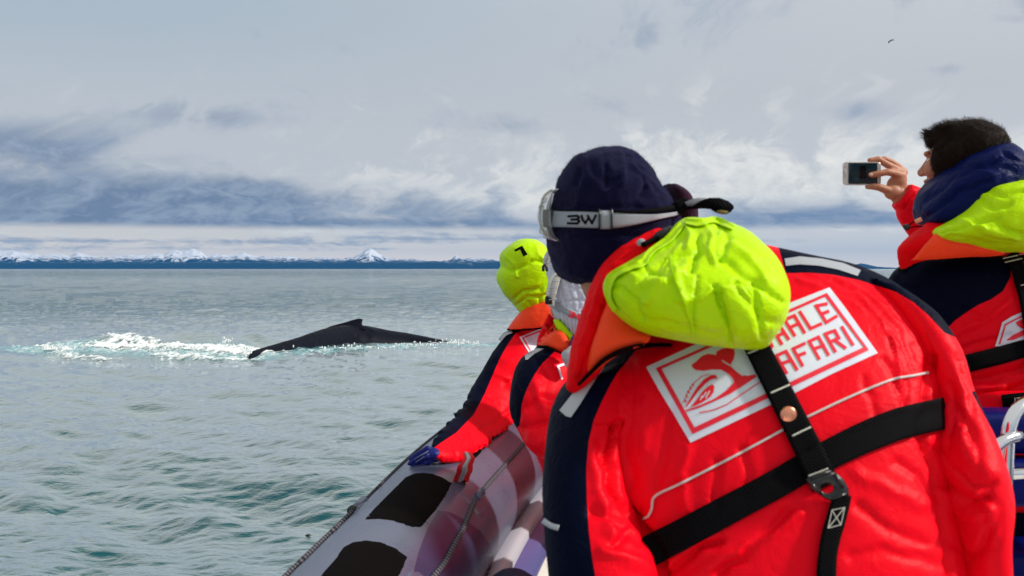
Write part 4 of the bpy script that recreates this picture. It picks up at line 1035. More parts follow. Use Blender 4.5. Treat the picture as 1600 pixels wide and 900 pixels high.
# ------------------------------------------------------------------ nearest person, seen from behind
def person_one():
    root = thing('person', 'nearest person in navy beanie and red jacket with black harness, back to us', 'person', (.50, 1.5, .62), 'whale watchers in red survival suits')
    DH = 1.78
    b = MB(); hx = P(952, 352, DH); head_prims(b, hx, (-.93, .32, -.12), .93, lean=(.05, 0, 1))
    b.chain([(P(930, 425, 1.75), .034), (P(950, 478, 1.73), .032)]); b.chain([(hx+Vector((.035, 0, -.07)), .056), (P(985, 470, 1.76), .062), (P(1060, 540, 1.72), .10), (P(1180, 680, 1.68), .13), (P(1260, 900, 1.62), .13)])
    V, T = b.remesh(.006, 3); surf('body', V, T, M['skin'], root)
    # jacket: torso along the leaning spine, left arm hanging, right arm bent
    j = MB()
    j.loft([(965, 500, 1190, 380, 1.76, .07), (925, 560, 1262, 397, 1.74, .11), (893, 612, 1345, 418, 1.72, .150, .02), (872, 660, 1412, 462, 1.70, .175, .02), (880, 730, 1448, 540, 1.67, .19, .01),
            (910, 800, 1462, 640, 1.64, .195), (945, 870, 1478, 745, 1.61, .20), (975, 950, 1492, 860, 1.58, .20), (1000, 1050, 1505, 990, 1.56, .20), (1015, 1180, 1515, 1150, 1.55, .19)], 56, 4, 2.25)
    jl, jr = MB(), MB()
    jl.loft([(884, 600, 975, 565, 1.66, .07), (864, 636, 985, 628, 1.63, .085), (855, 690, 972, 700, 1.58, .09), (850, 750, 978, 762, 1.54, .09), (850, 805, 1000, 820, 1.51, .092), (852, 850, 1022, 868, 1.49, .092), (856, 905, 1034, 925, 1.48, .09), (868, 990, 1040, 1010, 1.50, .085), (880, 1060, 1035, 1070, 1.56, .075)], 40, 4, 2.2)
    jl.chain([(P(950, 1020, 1.52), .075), (P(860, 980, 1.85), .065), (P(800, 930, 2.1), .055)])
    jr.loft([(1330, 425, 1400, 452, 1.70, .08), (1372, 480, 1452, 488, 1.67, .09), (1408, 545, 1489, 545, 1.64, .092), (1440, 600, 1506, 604, 1.61, .088), (1446, 655, 1533, 662, 1.57, .088), (1454, 715, 1558, 722, 1.53, .088), (1466, 780, 1569, 775, 1.52, .088), (1476, 840, 1564, 835, 1.52, .086), (1484, 900, 1566, 900, 1.53, .085), (1488, 980, 1562, 985, 1.56, .082), (1490, 1040, 1555, 1045, 1.60, .072)], 40, 4, 2.15)
    jr.chain([(P(1535, 1010, 1.62), .072), (P(1500, 960, 1.95), .062), (P(1440, 900, 2.2), .055)])
    CR = [
        ([(962, 660), (955, 720), (962, 770), (985, 805), (1012, 835), (1034, 880), (1042, 940)], 6, .034),
        ([(940, 700), (955, 760), (985, 800)], 7, .010), ([(925, 700), (935, 770), (960, 840)], 10, -.010), ([(1000, 800), (985, 830), (960, 850)], 7, .010), ([(925, 800), (960, 812), (1000, 842)], 8, .010), ([(940, 860), (980, 870), (1020, 890)], 9, -.010),
        ([(1452, 560), (1450, 600), (1446, 640), (1438, 672), (1452, 712), (1468, 760), (1480, 830), (1488, 920)], 6, .034),
        ([(1469, 748), (1492, 774), (1515, 786), (1545, 776)], 6, .020), ([(1478, 770), (1496, 796), (1520, 806), (1548, 796)], 6, -.012), ([(1476, 815), (1490, 850), (1512, 872), (1534, 858), (1550, 826)], 6, .018), ([(1462, 700), (1490, 735), (1520, 760), (1556, 756)], 5, .014), ([(1500, 640), (1520, 680), (1530, 730)], 6, .008), ([(1486, 600), (1490, 650), (1478, 700)], 6, .010), ([(1500, 590), (1510, 640), (1506, 690)], 6, -.008), ([(1500, 690), (1525, 720), (1545, 742)], 12, -.008), ([(1478, 700), (1500, 730), (1530, 745)], 9, .007), ([(1490, 880), (1520, 875), (1548, 855)], 10, .007), ([(1525, 770), (1548, 800), (1552, 835)], 7, -.010),
        ([(1245, 436), (1300, 455), (1360, 492), (1405, 540)], 4, -.007), ([(1262, 425), (1330, 442), (1385, 478), (1425, 530)], 3.5, -.007), ([(1285, 446), (1345, 478), (1388, 520), (1400, 560)], 4, .007), ([(1335, 455), (1380, 500), (1400, 545), (1408, 600)], 3.5, -.007), ([(1300, 440), (1350, 460), (1400, 510), (1430, 580)], 3.5, .006), ([(1320, 430), (1370, 455), (1410, 500), (1435, 560)], 4, .006), ([(1380, 560), (1400, 600), (1412, 632)], 6, .008), ([(1350, 590), (1362, 620), (1368, 650)], 6, .006), ([(1415, 590), (1420, 610), (1416, 640)], 5, .008),
        ([(1005, 560), (1012, 620), (1008, 700)], 10, -.006), ([(1045, 640), (1040, 700), (1028, 760)], 8, .007), ([(985, 600), (978, 680), (985, 760)], 9, .007), ([(1075, 700), (1065, 740), (1072, 800)], 7, -.006), ([(1120, 720), (1115, 755), (1120, 790)], 7, .006), ([(1160, 700), (1168, 740), (1165, 770)], 7, .005),
        ([(1046, 895), (1075, 870), (1100, 852), (1124, 846)], 6, .014), ([(1060, 920), (1110, 880), (1180, 850), (1250, 800)], 9, -.010), ([(1120, 900), (1170, 860), (1230, 800)], 8, .010), ([(1340, 740), (1380, 760), (1440, 790)], 10, -.008), ([(1340, 790), (1390, 830), (1450, 850)], 9, .010), ([(1330, 870), (1380, 860), (1470, 880)], 9, .008), ([(1400, 720), (1430, 740), (1460, 780)], 7, .010),
        ([(1500, 560), (1512, 600), (1524, 640)], 5, .006), ([(1470, 620), (1500, 640), (1520, 680)], 7, .008)]
    GROW = .10
    def make(mb_, sd, dr):
        V, T = mb_.remesh(.0095, 4); V = folds(V, T, .008, 4.0, sd, (1.1, 1, .7), .05, .35)
        V = buckle(V, T, GROW, .012, .42, 140, sd, dr, .006, 8.0); V, T = upres(V, T)
        return crease(V, T, [(p_, w_, d_*(.62 if p_[0][0] > 1180 else .9)) for p_, w_, d_ in CR]), T
    V, T = make(j, 7, (.55, 0, .85)); VL, TLl = make(jl, 11, (0, 0, 1)); VR, TR_ = make(jr, 17, (-.35, 0, 1))
    px = to_px(V); bv = bvh_of((V, T), (VL, TLl), (VR, TR_)); bvt = bvh_of((V, T))
    navy_f = lambda px: np.maximum.reduce([poly_sd(px, [(1010, 530), (993, 548), (980, 564), (965, 582), (952, 604), (939, 630), (928, 656), (920, 688), (916, 732), (917, 780), (920, 828), (925, 870), (931, 905), (945, 1200), (700, 1400), (700, 520)]),
                      poly_sd(px, [(1200, 330), (1228, 427), (1262, 426), (1300, 429), (1340, 437), (1372, 447), (1400, 456), (1428, 473), (1452, 494), (1476, 520), (1500, 530), (1620, 330)]), poly_sd(px, [(1518, 612), (1531, 636), (1545, 662), (1562, 692), (1640, 700), (1600, 600)])])
    (Vn, Tn), (Vr, Tr) = cut(V, T, navy_f(px))
    jk = surf('jacket', Vr, Tr, M['red'], root); rt = to_px(Vn)[Tn[:, 0], 0] > 1130
    for sel in (rt, ~rt): u, inv = np.unique(Tn[sel], return_inverse=True); surf('shoulder_panel', Vn[u], inv.reshape(-1, 3), M['navy'], jk)
    for Va, Ta in ((VL, TLl), (VR, TR_)):
        (Vn, Tn), (Vr, Tr) = cut(Va, Ta, navy_f(to_px(Va))); sv = surf('sleeve', Vr, Tr, M['red'], root); low = (to_px(Vn)[Tn[:, 0], 1] > 590) & (to_px(Vn)[Tn[:, 0], 0] > 1300)
        for sel in (low, ~low):
            if sel.any(): u, inv = np.unique(Tn[sel], return_inverse=True); surf('sleeve_panel', Vn[u], inv.reshape(-1, 3), M['navy'], sv)
    print_on('reflective_tape', [([(952, 558), (940, 562), (927, 572), (910, 594), (892, 618), (874, 641), (884, 650), (892, 652), (906, 632), (922, 606), (940, 580)], 0, 0)], bv, [M['grey_tape']], jk, .003, 5)
    print_on('reflective_tape', [([(1226, 404), (1250, 400.5), (1285, 404), (1318, 411), (1345, 422), (1340, 431), (1310, 421), (1280, 415), (1250, 413), (1228, 415)], 0, 0)], bv, [M['grey_tape']], jk, .003, 4)
    # rolled red collar and orange flap
    c = MB(); c.loft([(1030, 356, 1082, 372, 1.66, .030), (1000, 366, 1070, 398, 1.65, .042), (968, 388, 1045, 435, 1.64, .052), (941, 416, 1010, 470, 1.635, .055), (922, 450, 985, 505, 1.63, .055), (908, 490, 962, 538, 1.62, .05), (898, 530, 945, 566, 1.61, .042), (890, 570, 925, 592, 1.60, .032), (884, 606, 903, 616, 1.60, .018)], 36, 4, 2.3)
    Vc, Tc = c.remesh(.004, 4); Vc = folds(Vc, Tc, .005, 14, 17, (1, 1, 1), .4, .8)
    Vc = crease(Vc, Tc, [([(1040, 362), (985, 388), (945, 428), (925, 475), (912, 530), (897, 590)], 4, -.006), ([(1045, 374), (995, 402), (960, 440), (938, 490), (922, 545), (905, 595)], 3.5, .007), ([(935, 470), (950, 500), (942, 545)], 5, .006), ([(960, 430), (985, 455)], 4, .005), ([(915, 500), (935, 512)], 3, .004), ([(908, 540), (925, 552)], 3, .004)])
    col = surf('collar', Vc, Tc, M['red_dark'], jk); bvc = bvh_of((Vc, Tc), (V, T))
    o = MB(); o.loft([(950, 470, 985, 500, 1.575, .02), (938, 500, 1010, 520, 1.57, .03), (928, 530, 1012, 532, 1.565, .035), (919, 560, 965, 552, 1.57, .03), (909, 590, 930, 580, 1.585, .018)], 30, 4, 2.4)
    Vo, To = o.remesh(.0035, 3); Vo = folds(Vo, To, .004, 14, 27, (1, 1, 1), .4, .7); surf('collar_flap', Vo, To, M['orange'], jk)
    bvo = bvh_of((Vo, To), (V, T), (Vc, Tc))
    ribbon('flap_piping', [(903, 602), (925, 580), (945, 562), (968, 550), (992, 543), (1020, 539), (1050, 539)], [5, 7, 9, 8, 5], bvo, M['black_web'], jk, .003, .005, 3, 4, 3)
    g_ = MB(); g_.ell(P(1002, 380, hit(bvc, 1003, 381) or 1.6), (.0075, .004, .0075)); g_.build('cord_eyelet', M['goggle_band'], col)
    cord3([(1004, 383), (1014, 378), (1026, 372), (1034, 367)], .0045, M['black_web'], 'collar_cord', col, bvc, .006)
    t_ = MB(); dd = (hit(bvc, 1040, 365) or 1.6)-.012; t_.chain([(P(1030, 370, dd), .009), (P(1046, 361, dd), .0085)]); t_.ell(P(1024, 374, dd), (.006, .006, .006)); t_.build('cord_toggle', M['black_plastic'], col)
    # emblem, piping
    ur = lambda pts: [(1180+x/5.625, 440+y/5.625) for x, y in pts]; ul = lambda pts: [(1000+x/5.296, 530+y/5.296) for x, y in pts]
    TL, TRr, BR, BL = (1009.5, 573.4), (1296, 449), (1371.6, 551.5), (1079, 691.6)
    polys = [([TL, (1080, 541), (1150, 511), (1222, 478), TRr, (1318, 477), (1343, 512), BR, (1300, 584), (1228, 621), (1150, 658), BL, (1052, 646), (1030, 610)], 0, 0)]
    o4 = [(1024.5, 575.3), (1292, 457.5), (1357.8, 546.7), (1082, 678.3)]; i4 = [(1033.6, 576.3), (1289.5, 463.5), (1349.5, 542.2), (1085, 667.8)]
    for k in range(4):
        a, b2, cc, d = o4[k], o4[(k+1) % 4], i4[(k+1) % 4], i4[k]
        polys.append(([a, b2, cc, d], 1, .0012))
    LET = {'E': [[(625, 195), (535, 213), (625, 358), (712, 306)], [(580, 285), (640, 262)]], 'L': [[(395, 268), (487, 412), (578, 372)]],
           'A1': [[(345, 470), (258, 335), (345, 298), (432, 445)], [(300, 405), (388, 366)]], 'H': [[(150, 408), (232, 545)], [(205, 368), (292, 502)], [(190, 480), (255, 448)]],
           'W': [[(88, 462), (148, 566)], [(60, 380), (148, 566)], [(30, 490), (110, 620), (148, 566)]], 'A2': [[(275, 800), (185, 652), (272, 612), (366, 770)], [(225, 722), (318, 690)]],
           'F': [[(415, 735), (335, 590), (432, 545)], [(372, 652), (435, 628)]], 'A3': [[(560, 675), (475, 525), (557, 487), (642, 640)], [(515, 592), (603, 560)]],
           'R': [[(702, 612), (615, 460), (700, 430), (735, 495), (655, 532)], [(700, 515), (790, 580)]], 'I': [[(765, 402), (857, 552)]], 'S': [[(130, 640), (60, 672), (100, 740), (190, 700), (230, 770), (150, 810)]]}
    for ls in LET.values():
        for st in ls: polys += [(q, 1, .0012) for q in stroke(ur(st), 5.2)]
    polys.append((ul([(425, 212), (470, 180), (510, 140), (560, 120), (600, 125), (630, 130), (635, 100), (680, 80), (740, 65), (775, 75), (785, 115), (775, 165), (750, 210), (790, 250), (850, 295), (890, 303), (950, 290), (965, 310), (860, 380), (740, 455), (600, 520), (480, 570), (380, 597), (372, 588), (500, 545), (620, 490), (720, 420), (780, 355), (770, 325), (730, 285), (670, 252), (600, 250), (520, 262), (460, 255), (435, 235)]), 1, .0012))
    polys.append((ul([(375, 562), (420, 480), (470, 400), (530, 330), (590, 295), (625, 295), (647, 328), (625, 325), (590, 332), (540, 368), (480, 432), (425, 510), (385, 562)]), 1, .0012))
    polys.append((ul([(420, 560), (470, 500), (520, 430), (560, 392), (598, 372), (616, 390), (608, 440), (578, 480), (520, 520), (460, 548)]), 1, .0012))
    for st, w in (([(358, 528), (395, 440), (450, 358), (510, 308), (570, 288)], 1.2), ([(490, 608), (600, 588), (720, 540), (850, 450), (1000, 350)], 1.6), ([(380, 520), (372, 500)], 2), ([(392, 478), (382, 462)], 2), ([(408, 445), (396, 430)], 2), ([(425, 412), (413, 398)], 2), ([(444, 385), (432, 372)], 2)):
        polys += [(q, 1, .0012) for q in stroke(ul(st), w)]
    for st in ([(682, 178), (720, 202), (755, 222), (800, 262), (850, 300)], [(520, 480), (548, 440)], [(545, 485), (575, 430)], [(500, 500), (515, 470)]): polys += [(q, 0, .0024) for q in stroke(ul(st), 1.6)]
    print_on('emblem', polys, bv, [M['white_print'], M['red_print']], jk, .0016, 5)
    ribbon('reflective_piping', [(1004, 811), (1012, 807), (1018, 795), (1020, 780), (1030, 771), (1060, 757), (1100, 737), (1160, 706), (1226, 670)], 3.6, bv, M['piping'], jk, .001, .003, 3, 3, 1)
    ribbon('reflective_piping', [(1260, 652), (1310, 628), (1360, 606), (1397, 592), (1425, 587), (1451, 582)], 3.6, bv, M['piping'], jk, .001, .003, 3, 3, 1)
    ribbon('armhole_seam', [(1446, 520), (1458, 555), (1455, 590)], 1.6, bv, M['red_dark'], jk, .0, .002, 3, 3, 0)
    ribbon('armhole_seam', [(929, 662), (952, 665), (965, 690)], 1.6, bv, M['red_dark'], jk, .0, .002, 3, 3, 0)
    ribbon('sleeve_label', [(848, 813), (860, 821), (873, 825)], 9, bv, M['grey_tape'], jk, .002, .002, 3, 3, 1)
    # harness
    hs = ribbon('harness_belt', [(985, 878), (1036, 850), (1056, 840), (1090, 822), (1150, 790), (1210, 758), (1250, 735), (1300, 708), (1350, 684), (1400, 664), (1434, 655), (1480, 645)], [50, 48, 46, 46, 50, 50], bvt, M['black_web'], root, .002, .0035, 4, 9, 5)
    st = ribbon('harness_strap', [(1172, 524), (1182, 542), (1212, 600), (1246, 668), (1268, 712), (1290, 760)], [38, 40, 42, 44, 46], obvh(hs, jk), M['black_web'], root, .002, .004, 4, 7, 5)
    for a, c2 in (((1168.5, 552), (1198.5, 540)), ((1204, 614), (1234, 601)), ((1238, 681), (1267, 667)), ((1263, 744), (1294, 732))):
        ribbon('stitch_bar', [a, c2], 2.6, obvh(st), M['stitch'], st, .0004, .0012, 3, 3, 0)
    D0 = hit(obvh(st), 1232, 648)-.001; m = MB(); m.ell(P(1232, 648, D0), (.0125, .0045, .0125), None, 24, 12); m.build('stud', M['copper'], st)
    lo = ribbon('harness_strap', [(1316, 772), (1312, 790), (1306, 812), (1298, 840), (1293, 870), (1291, 905), (1292, 960)], [30, 32, 30, 32, 34], bv, M['black_web'], root, .004, .004, 4, 5, 6)
    sq = [(1300, 797), (1320, 793), (1314, 820), (1294, 825)]
    lines = [(sq[i], sq[(i+1) % 4]) for i in range(4)]+[(sq[0], sq[2]), (sq[1], sq[3])]
    print_on('box_stitch', [(q, 0, 0) for a, c2 in lines for q in stroke([a, c2], 1.1)], obvh(lo), [M['stitch']], lo, .0006, 3)
    # triangular plastic buckle with an oval opening
    Db = min(hit(bv, x_, y_) or 9 for x_, y_ in ((1270, 750), (1290, 755), (1310, 765), (1292, 775)))-.012
    outer = [(1258, 748), (1293, 734), (1306, 738), (1318, 748), (1326, 762), (1328, 776), (1321, 785), (1306, 786), (1288, 779), (1268, 765)]
    ring = [(1292+11*math.cos(t)+4*math.sin(t)*0, 763+7*math.sin(t)-4*math.cos(t)) for t in [2*math.pi*k/30 for k in range(30)]]
    V = []; Fc = []; cx, cy = 1292, 763; n = 30
    for i in range(n):
        t = 2*math.pi*i/n; d = Vector((math.cos(t), math.sin(t))); best = 60
        for k in range(len(outer)):
            a = Vector(outer[k]); c2 = Vector(outer[(k+1) % len(outer)]); e = c2-a; w = a-Vector((cx, cy)); den = d.x*e.y-d.y*e.x
            if abs(den) > 1e-6:
                s_ = (w.x*e.y-w.y*e.x)/den; u = (w.x*d.y-w.y*d.x)/den
                if s_ > 0 and 0 <= u <= 1: best = min(best, s_)
        for (rr, dz) in ((best, .004), (best-1.5, -.003), (10.5+(best-10.5)*.30, -.0045), (10.5, -.003), (10.5, .004)):
            V.append(P(cx+d.x*rr, cy+d.y*rr*(1 if rr > 11 else .72), Db+dz))
    for i in range(n):
        for k in range(5): a, c2 = i*5+k, i*5+(k+1) % 5; a2, c3 = ((i+1) % n)*5+k, ((i+1) % n)*5+(k+1) % 5; Fc.append((a, a2, c3, c2))
    bk = mesh_obj('buckle', V, Fc, M['black_plastic'], st)
    for a, c2 in (((1262, 750), (1284, 772)), ((1304, 740), (1318, 762)), ((1300, 778), (1322, 772)), ((1266, 747), (1298, 736))):
        m = MB(); m.tube([P(*a, Db-.004), P(*c2, Db-.004)], .0022, 8); m.build('buckle_rib', M['black_plastic'], bk)
    # folded yellow hood
    h = MB(); h.loft([(1072, 341, 1122, 341, 1.60, .03), (1058, 350, 1148, 350, 1.58, .05), (1049, 362, 1170, 363, 1.56, .07), (1036, 375, 1186, 378, 1.55, .085), (1012, 393, 1203, 395, 1.535, .10), (984, 410, 1216, 413, 1.525, .11), (956, 427, 1224, 431, 1.515, .12), (946, 446, 1229, 450, 1.51, .125), (949, 466, 1229, 471, 1.51, .125), (962, 488, 1225, 492, 1.515, .12), (985, 508, 1214, 512, 1.52, .11), (1012, 521, 1203, 527, 1.53, .095), (1050, 531, 1196, 537, 1.54, .08), (1100, 537, 1186, 543, 1.55, .055)], 56, 4, 2.35)
    V, T = h.remesh(.0075, 4); V = folds(V, T, .009, 7, 41, (1, 1, 1), .05, .4); V = buckle(V, T, .14, .012, .34, 130, 41, None, .006, 12.); V, T = upres(V, T)
    V = crease(V, T, [([(1118, 448), (1131, 490), (1142, 541)], 2.6, .010), ([(1183, 452), (1188, 490), (1194, 530)], 2.6, .008), ([(1128, 340), (1124, 352), (1118, 362)], 5, .012), ([(1066, 368), (1052, 380), (1040, 388)], 5, .010), ([(1090, 372), (1094, 386), (1088, 400), (1080, 418)], 5, .018), ([(1072, 352), (1080, 368), (1076, 385)], 4, -.012), ([(1100, 352), (1112, 372), (1108, 392), (1118, 412)], 4, -.010), ([(1128, 350), (1138, 372), (1130, 400)], 5, .012),
        ([(1120, 396), (1150, 420), (1190, 448), (1222, 470)], 5, .010), ([(1090, 392), (1060, 400), (1030, 415), (1000, 440)], 4.5, .012), ([(1080, 410), (1040, 440), (1010, 470)], 6, -.009), ([(1088, 430), (1082, 470), (1088, 528)], 3, .005), ([(1062, 384), (1050, 404), (1058, 440), (1080, 500)], 4, -.006),
        ([(1002, 410), (1012, 424), (1030, 428)], 4, .012), ([(975, 425), (1000, 440), (1040, 445)], 6, -.008), ([(960, 450), (990, 470), (1000, 500)], 6, .010), ([(1122, 448), (1136, 490), (1146, 540)], 2.6, .007), ([(1180, 440), (1182, 490), (1190, 530)], 2.6, .006), ([(1150, 440), (1190, 500), (1215, 505)], 5, .008), ([(1140, 380), (1170, 400), (1200, 440)], 6, -.009), ([(1060, 470), (1100, 462), (1140, 445)], 5, -.006), ([(1000, 500), (1060, 512), (1120, 520)], 6, .007)])
    hd = surf('hood', V, T, M['hivis'], root); bvh_ = bvh_of((V, T))
    print_on('hood_tab', [([(1122, 446), (1136, 444), (1160, 443), (1176, 466), (1183, 500), (1189, 533), (1168, 538), (1147, 544.5), (1140, 520), (1134, 490)], 0, 0)], bvh_, [M['hivis']], hd, .002, 5, .008, 2)
    ribbon('hem', [(1066, 350), (1046, 372), (1018, 392), (1004, 410), (984, 417), (962, 428), (952, 444), (951, 466), (962, 486)], [9, 12, 10, 12, 11, 12, 10, 8], bvh_, M['hivis'], hd, .001, .007, 3, 5, 1)
    ribbon('hem', [(1070, 345), (1092, 348), (1112, 343), (1126, 346), (1146, 356)], [8, 12, 9, 12, 7], bvh_, M['hivis'], hd, .001, .008, 3, 5, 1)
    ribbon('hood_seam', [(1046, 398), (1052, 430), (1068, 470), (1080, 505), (1084, 530)], 4, bvh_, M['hivis'], hd, .0, .0025, 4, 3, 1)
    # beanie
    rows = [(936, 236, 980, 236, DH, .045), (918, 240, 992, 241, DH, .07), (898, 249, 1004, 251, DH, .087), (882, 263, 1018, 266, DH, .102), (872, 280, 1026, 283, DH, .112), (866, 300, 1040, 301, DH, .117), (862, 322, 1053, 322, DH, .118), (859, 345, 1062, 345, DH, .117), (857, 370, 1064, 370, DH, .113), (859, 394, 1058, 394, DH, .108), (865, 415, 1035, 415, DH, .10), (876, 430, 1000, 430, DH, .09), (898, 440, 965, 440, DH, .075)]
    V, T = cap_head(root, rows, DH, .0042, 15, .0085, [([(938, 236), (948, 262), (946, 290)], 3.5, .007), ([(905, 245), (908, 262), (900, 290)], 4, .006), ([(985, 240), (992, 262), (1010, 275)], 4, -.007), ([(1000, 262), (1010, 285), (1000, 305)], 5, .007), ([(1018, 285), (1035, 305), (1052, 318)], 5, -.006), ([(870, 318), (960, 322), (1060, 328)], 2.5, .004), ([(862, 365), (950, 370), (1050, 365)], 3, .004), ([(965, 232), (975, 258), (970, 285)], 4, -.006)], 12)
    bn = surf('beanie', V, T, M['beanie'], root); bvb = bvh_of((V, T))
    m = MB(); m.loft([(1040, 288, 1056, 291, 1.84, .05), (1038, 298, 1072, 302, 1.84, .07), (1038, 315, 1083, 318, 1.84, .075), (1040, 335, 1088, 338, 1.84, .07), (1040, 355, 1086, 356, 1.84, .06)], 30, 3)
    V2, T2 = m.remesh(.005, 3); surf('beanie_fold', folds(V2, T2, .005, 16, 6), T2, M['maroon'], bn)
    # fuzz of short fibres standing off the knit
    r = random.Random(3); N = normals(V, T); fz = MB(); idx = [r.randrange(len(V)) for _ in range(9000)]; FV = []; FF = []
    for i in idx:
        p = V[i]; n = N[i]; q = p+n*r.uniform(.002, .006)+np.array([r.gauss(0, .0016) for _ in range(3)]); sd = np.array([r.gauss(0, 1) for _ in range(3)]); sd *= .00022/np.linalg.norm(sd)
        k = len(FV); FV += [p-sd, p+sd, q]; FF.append((k, k+1, k+2))
    o = mesh_obj('knit_fuzz', FV, FF, M['beanie'], bn); o['kind'] = 'stuff'
    # goggles: band, lettering, slide, knot and tails, lens
    gb = ribbon('goggle_band', [(858, 342), (890, 342.5), (930, 343.5), (970, 344), (1010, 341), (1044, 336), (1060, 333)], [25, 25, 25.5, 25, 17, 8, 5], bvb, M['goggle_band'], root, .002, .0022, 3, 6, 3)
    ribbon('band_edge', [(860, 329), (900, 329), (950, 330), (1000, 330.5), (1040, 326), (1058, 324)], [2, 2, 4, 7, 8], bvb, M['black_web'], gb, .003, .002, 3, 3, 3)
    LB = lambda pts: [(820+x/2.5, 200+y/2.5) for x, y in pts]
    polys = []
    for stq in ([(170, 345), (205, 343), (212, 350), (204, 357), (182, 358)], [(204, 357), (213, 364), (205, 373), (168, 372)], [(222, 343), (226, 358), (236, 372), (250, 350), (262, 372), (277, 342)], [(250, 350), (246, 343)]): polys += [(q, 0, 0) for q in stroke(LB(stq), 3.6)]
    print_on('band_lettering', polys, obvh(gb), [M['black_web']], gb, .0008, 2.5)
    ribbon('band_slide', [(946, 329), (946, 358)], 20, obvh(gb, bn), M['goggle_band'], gb, .0015, .003, 3, 4, 1)
    for x in (936.5, 956): ribbon('slide_bar', [(x, 326), (x, 360)], 3, obvh(gb, bn), M['black_plastic'], gb, .0040, .003, 3, 3, 1)
    k = MB(); kd = 1.72; k.ell(P(1062, 323, kd), (.014, .012, .012)); k.ell(P(1056, 330, kd), (.010, .010, .008)); k.ell(P(1069, 318, kd), (.009, .009, .010)); Vk, Tk = k.remesh(.002, 2); surf('band_knot', folds(Vk, Tk, .003, 60, 2), Tk, M['black_web'], gb)
    def tail(name, rows, mt):
        m = MB(); V = []; Fc = []
        for (x0, y0, x1, y1, D) in rows: V += [P(x0, y0, D), P(x1, y1, D+.004), P(x1, y1, D+.0065), P(x0, y0, D+.0025)]
        for i in range(len(rows)-1):
            for k in range(4): a, b2 = i*4+k, i*4+(k+1) % 4; Fc.append((a, b2, b2+4, a+4))
        e = (len(rows)-1)*4; Fc += [(3, 2, 1, 0), (e, e+1, e+2, e+3)]; mesh_obj(name, V, Fc, mt, gb)
    tail('band_tail', [(1066, 318, 1069, 325, 1.712), (1078, 312, 1080, 324, 1.705), (1090, 309, 1090, 323, 1.70), (1102, 309, 1100, 321, 1.70), (1106, 311, 1104, 320, 1.70)], M['goggle_band'])
    tail('band_tail', [(1064, 322, 1066, 328, 1.708), (1082, 322, 1084, 327, 1.70), (1096, 313, 1098, 326, 1.697), (1108, 309, 1110, 327, 1.695), (1124, 309, 1118, 332, 1.695), (1138, 314, 1128, 335, 1.696), (1146, 321, 1136, 334.5, 1.698), (1147, 325, 1142, 331, 1.70)], M['black_web'])
    tail('band_tail', [(1119, 329, 1120, 332, 1.692), (1127, 328, 1128, 335, 1.692), (1138, 330, 1137, 334, 1.692)], plain('yellow_brown_label', (.16, .13, .02), .5))
    m = MB(); rbox(m, P(856, 342, 1.74), (.012, .012, .017), .005); m.build('band_clip', M['black_plastic'], gb)
    GO = MB(); c = crv([P(862, 296, 1.73), P(850, 303, 1.725), (P(843, 320, 1.72)), P(840, 338, 1.72), P(844, 356, 1.72), P(854, 370, 1.725), P(866, 377, 1.73)], .006); n = len(c); V = []; Fc = []
    for i, p in enumerate(c):
        w = .5+.5*math.sin(math.pi*i/(n-1))
        for a, bb in ((0, 0), (.003, -.012*w), (.014, -.016*w), (.022*w, -.008), (.020*w, .05), (.004, .07*w), (0, .03)): V.append(p+Vector((a, bb, 0)))
    for i in range(n-1):
        for k in range(7): a, b2 = i*7+k, i*7+(k+1) % 7; Fc.append((a, b2, b2+7, a+7))
    g = mesh_obj('goggles', V, Fc, M['clear'], root)
    for (x, y) in ((850, 312), (846, 324), (847, 361), (853, 368)):
        m = MB(); pts = [P(x+3.5*math.cos(t), y+4*math.sin(t), 1.70) for t in [2*math.pi*k/14 for k in range(15)]]; m.tube(pts, .0011, 6, False); m.build('vent_ring', M['frost'], g)
    m = MB(); m.tube(crv([P(863, 297, 1.715), P(852, 304, 1.71), P(846, 320, 1.708), P(843, 338, 1.708), P(846, 356, 1.708), P(855, 369, 1.71)], .01), .0022, 8); m.build('lens_edge', M['frost'], g)
    legs(root, (P(1180, 900, 1.62).x, 1.62, 1.5), (P(1380, 900, 1.62).x, 1.62, 1.5), (.36, 1.6, .62), (.66, 1.5, .62))
person_one()

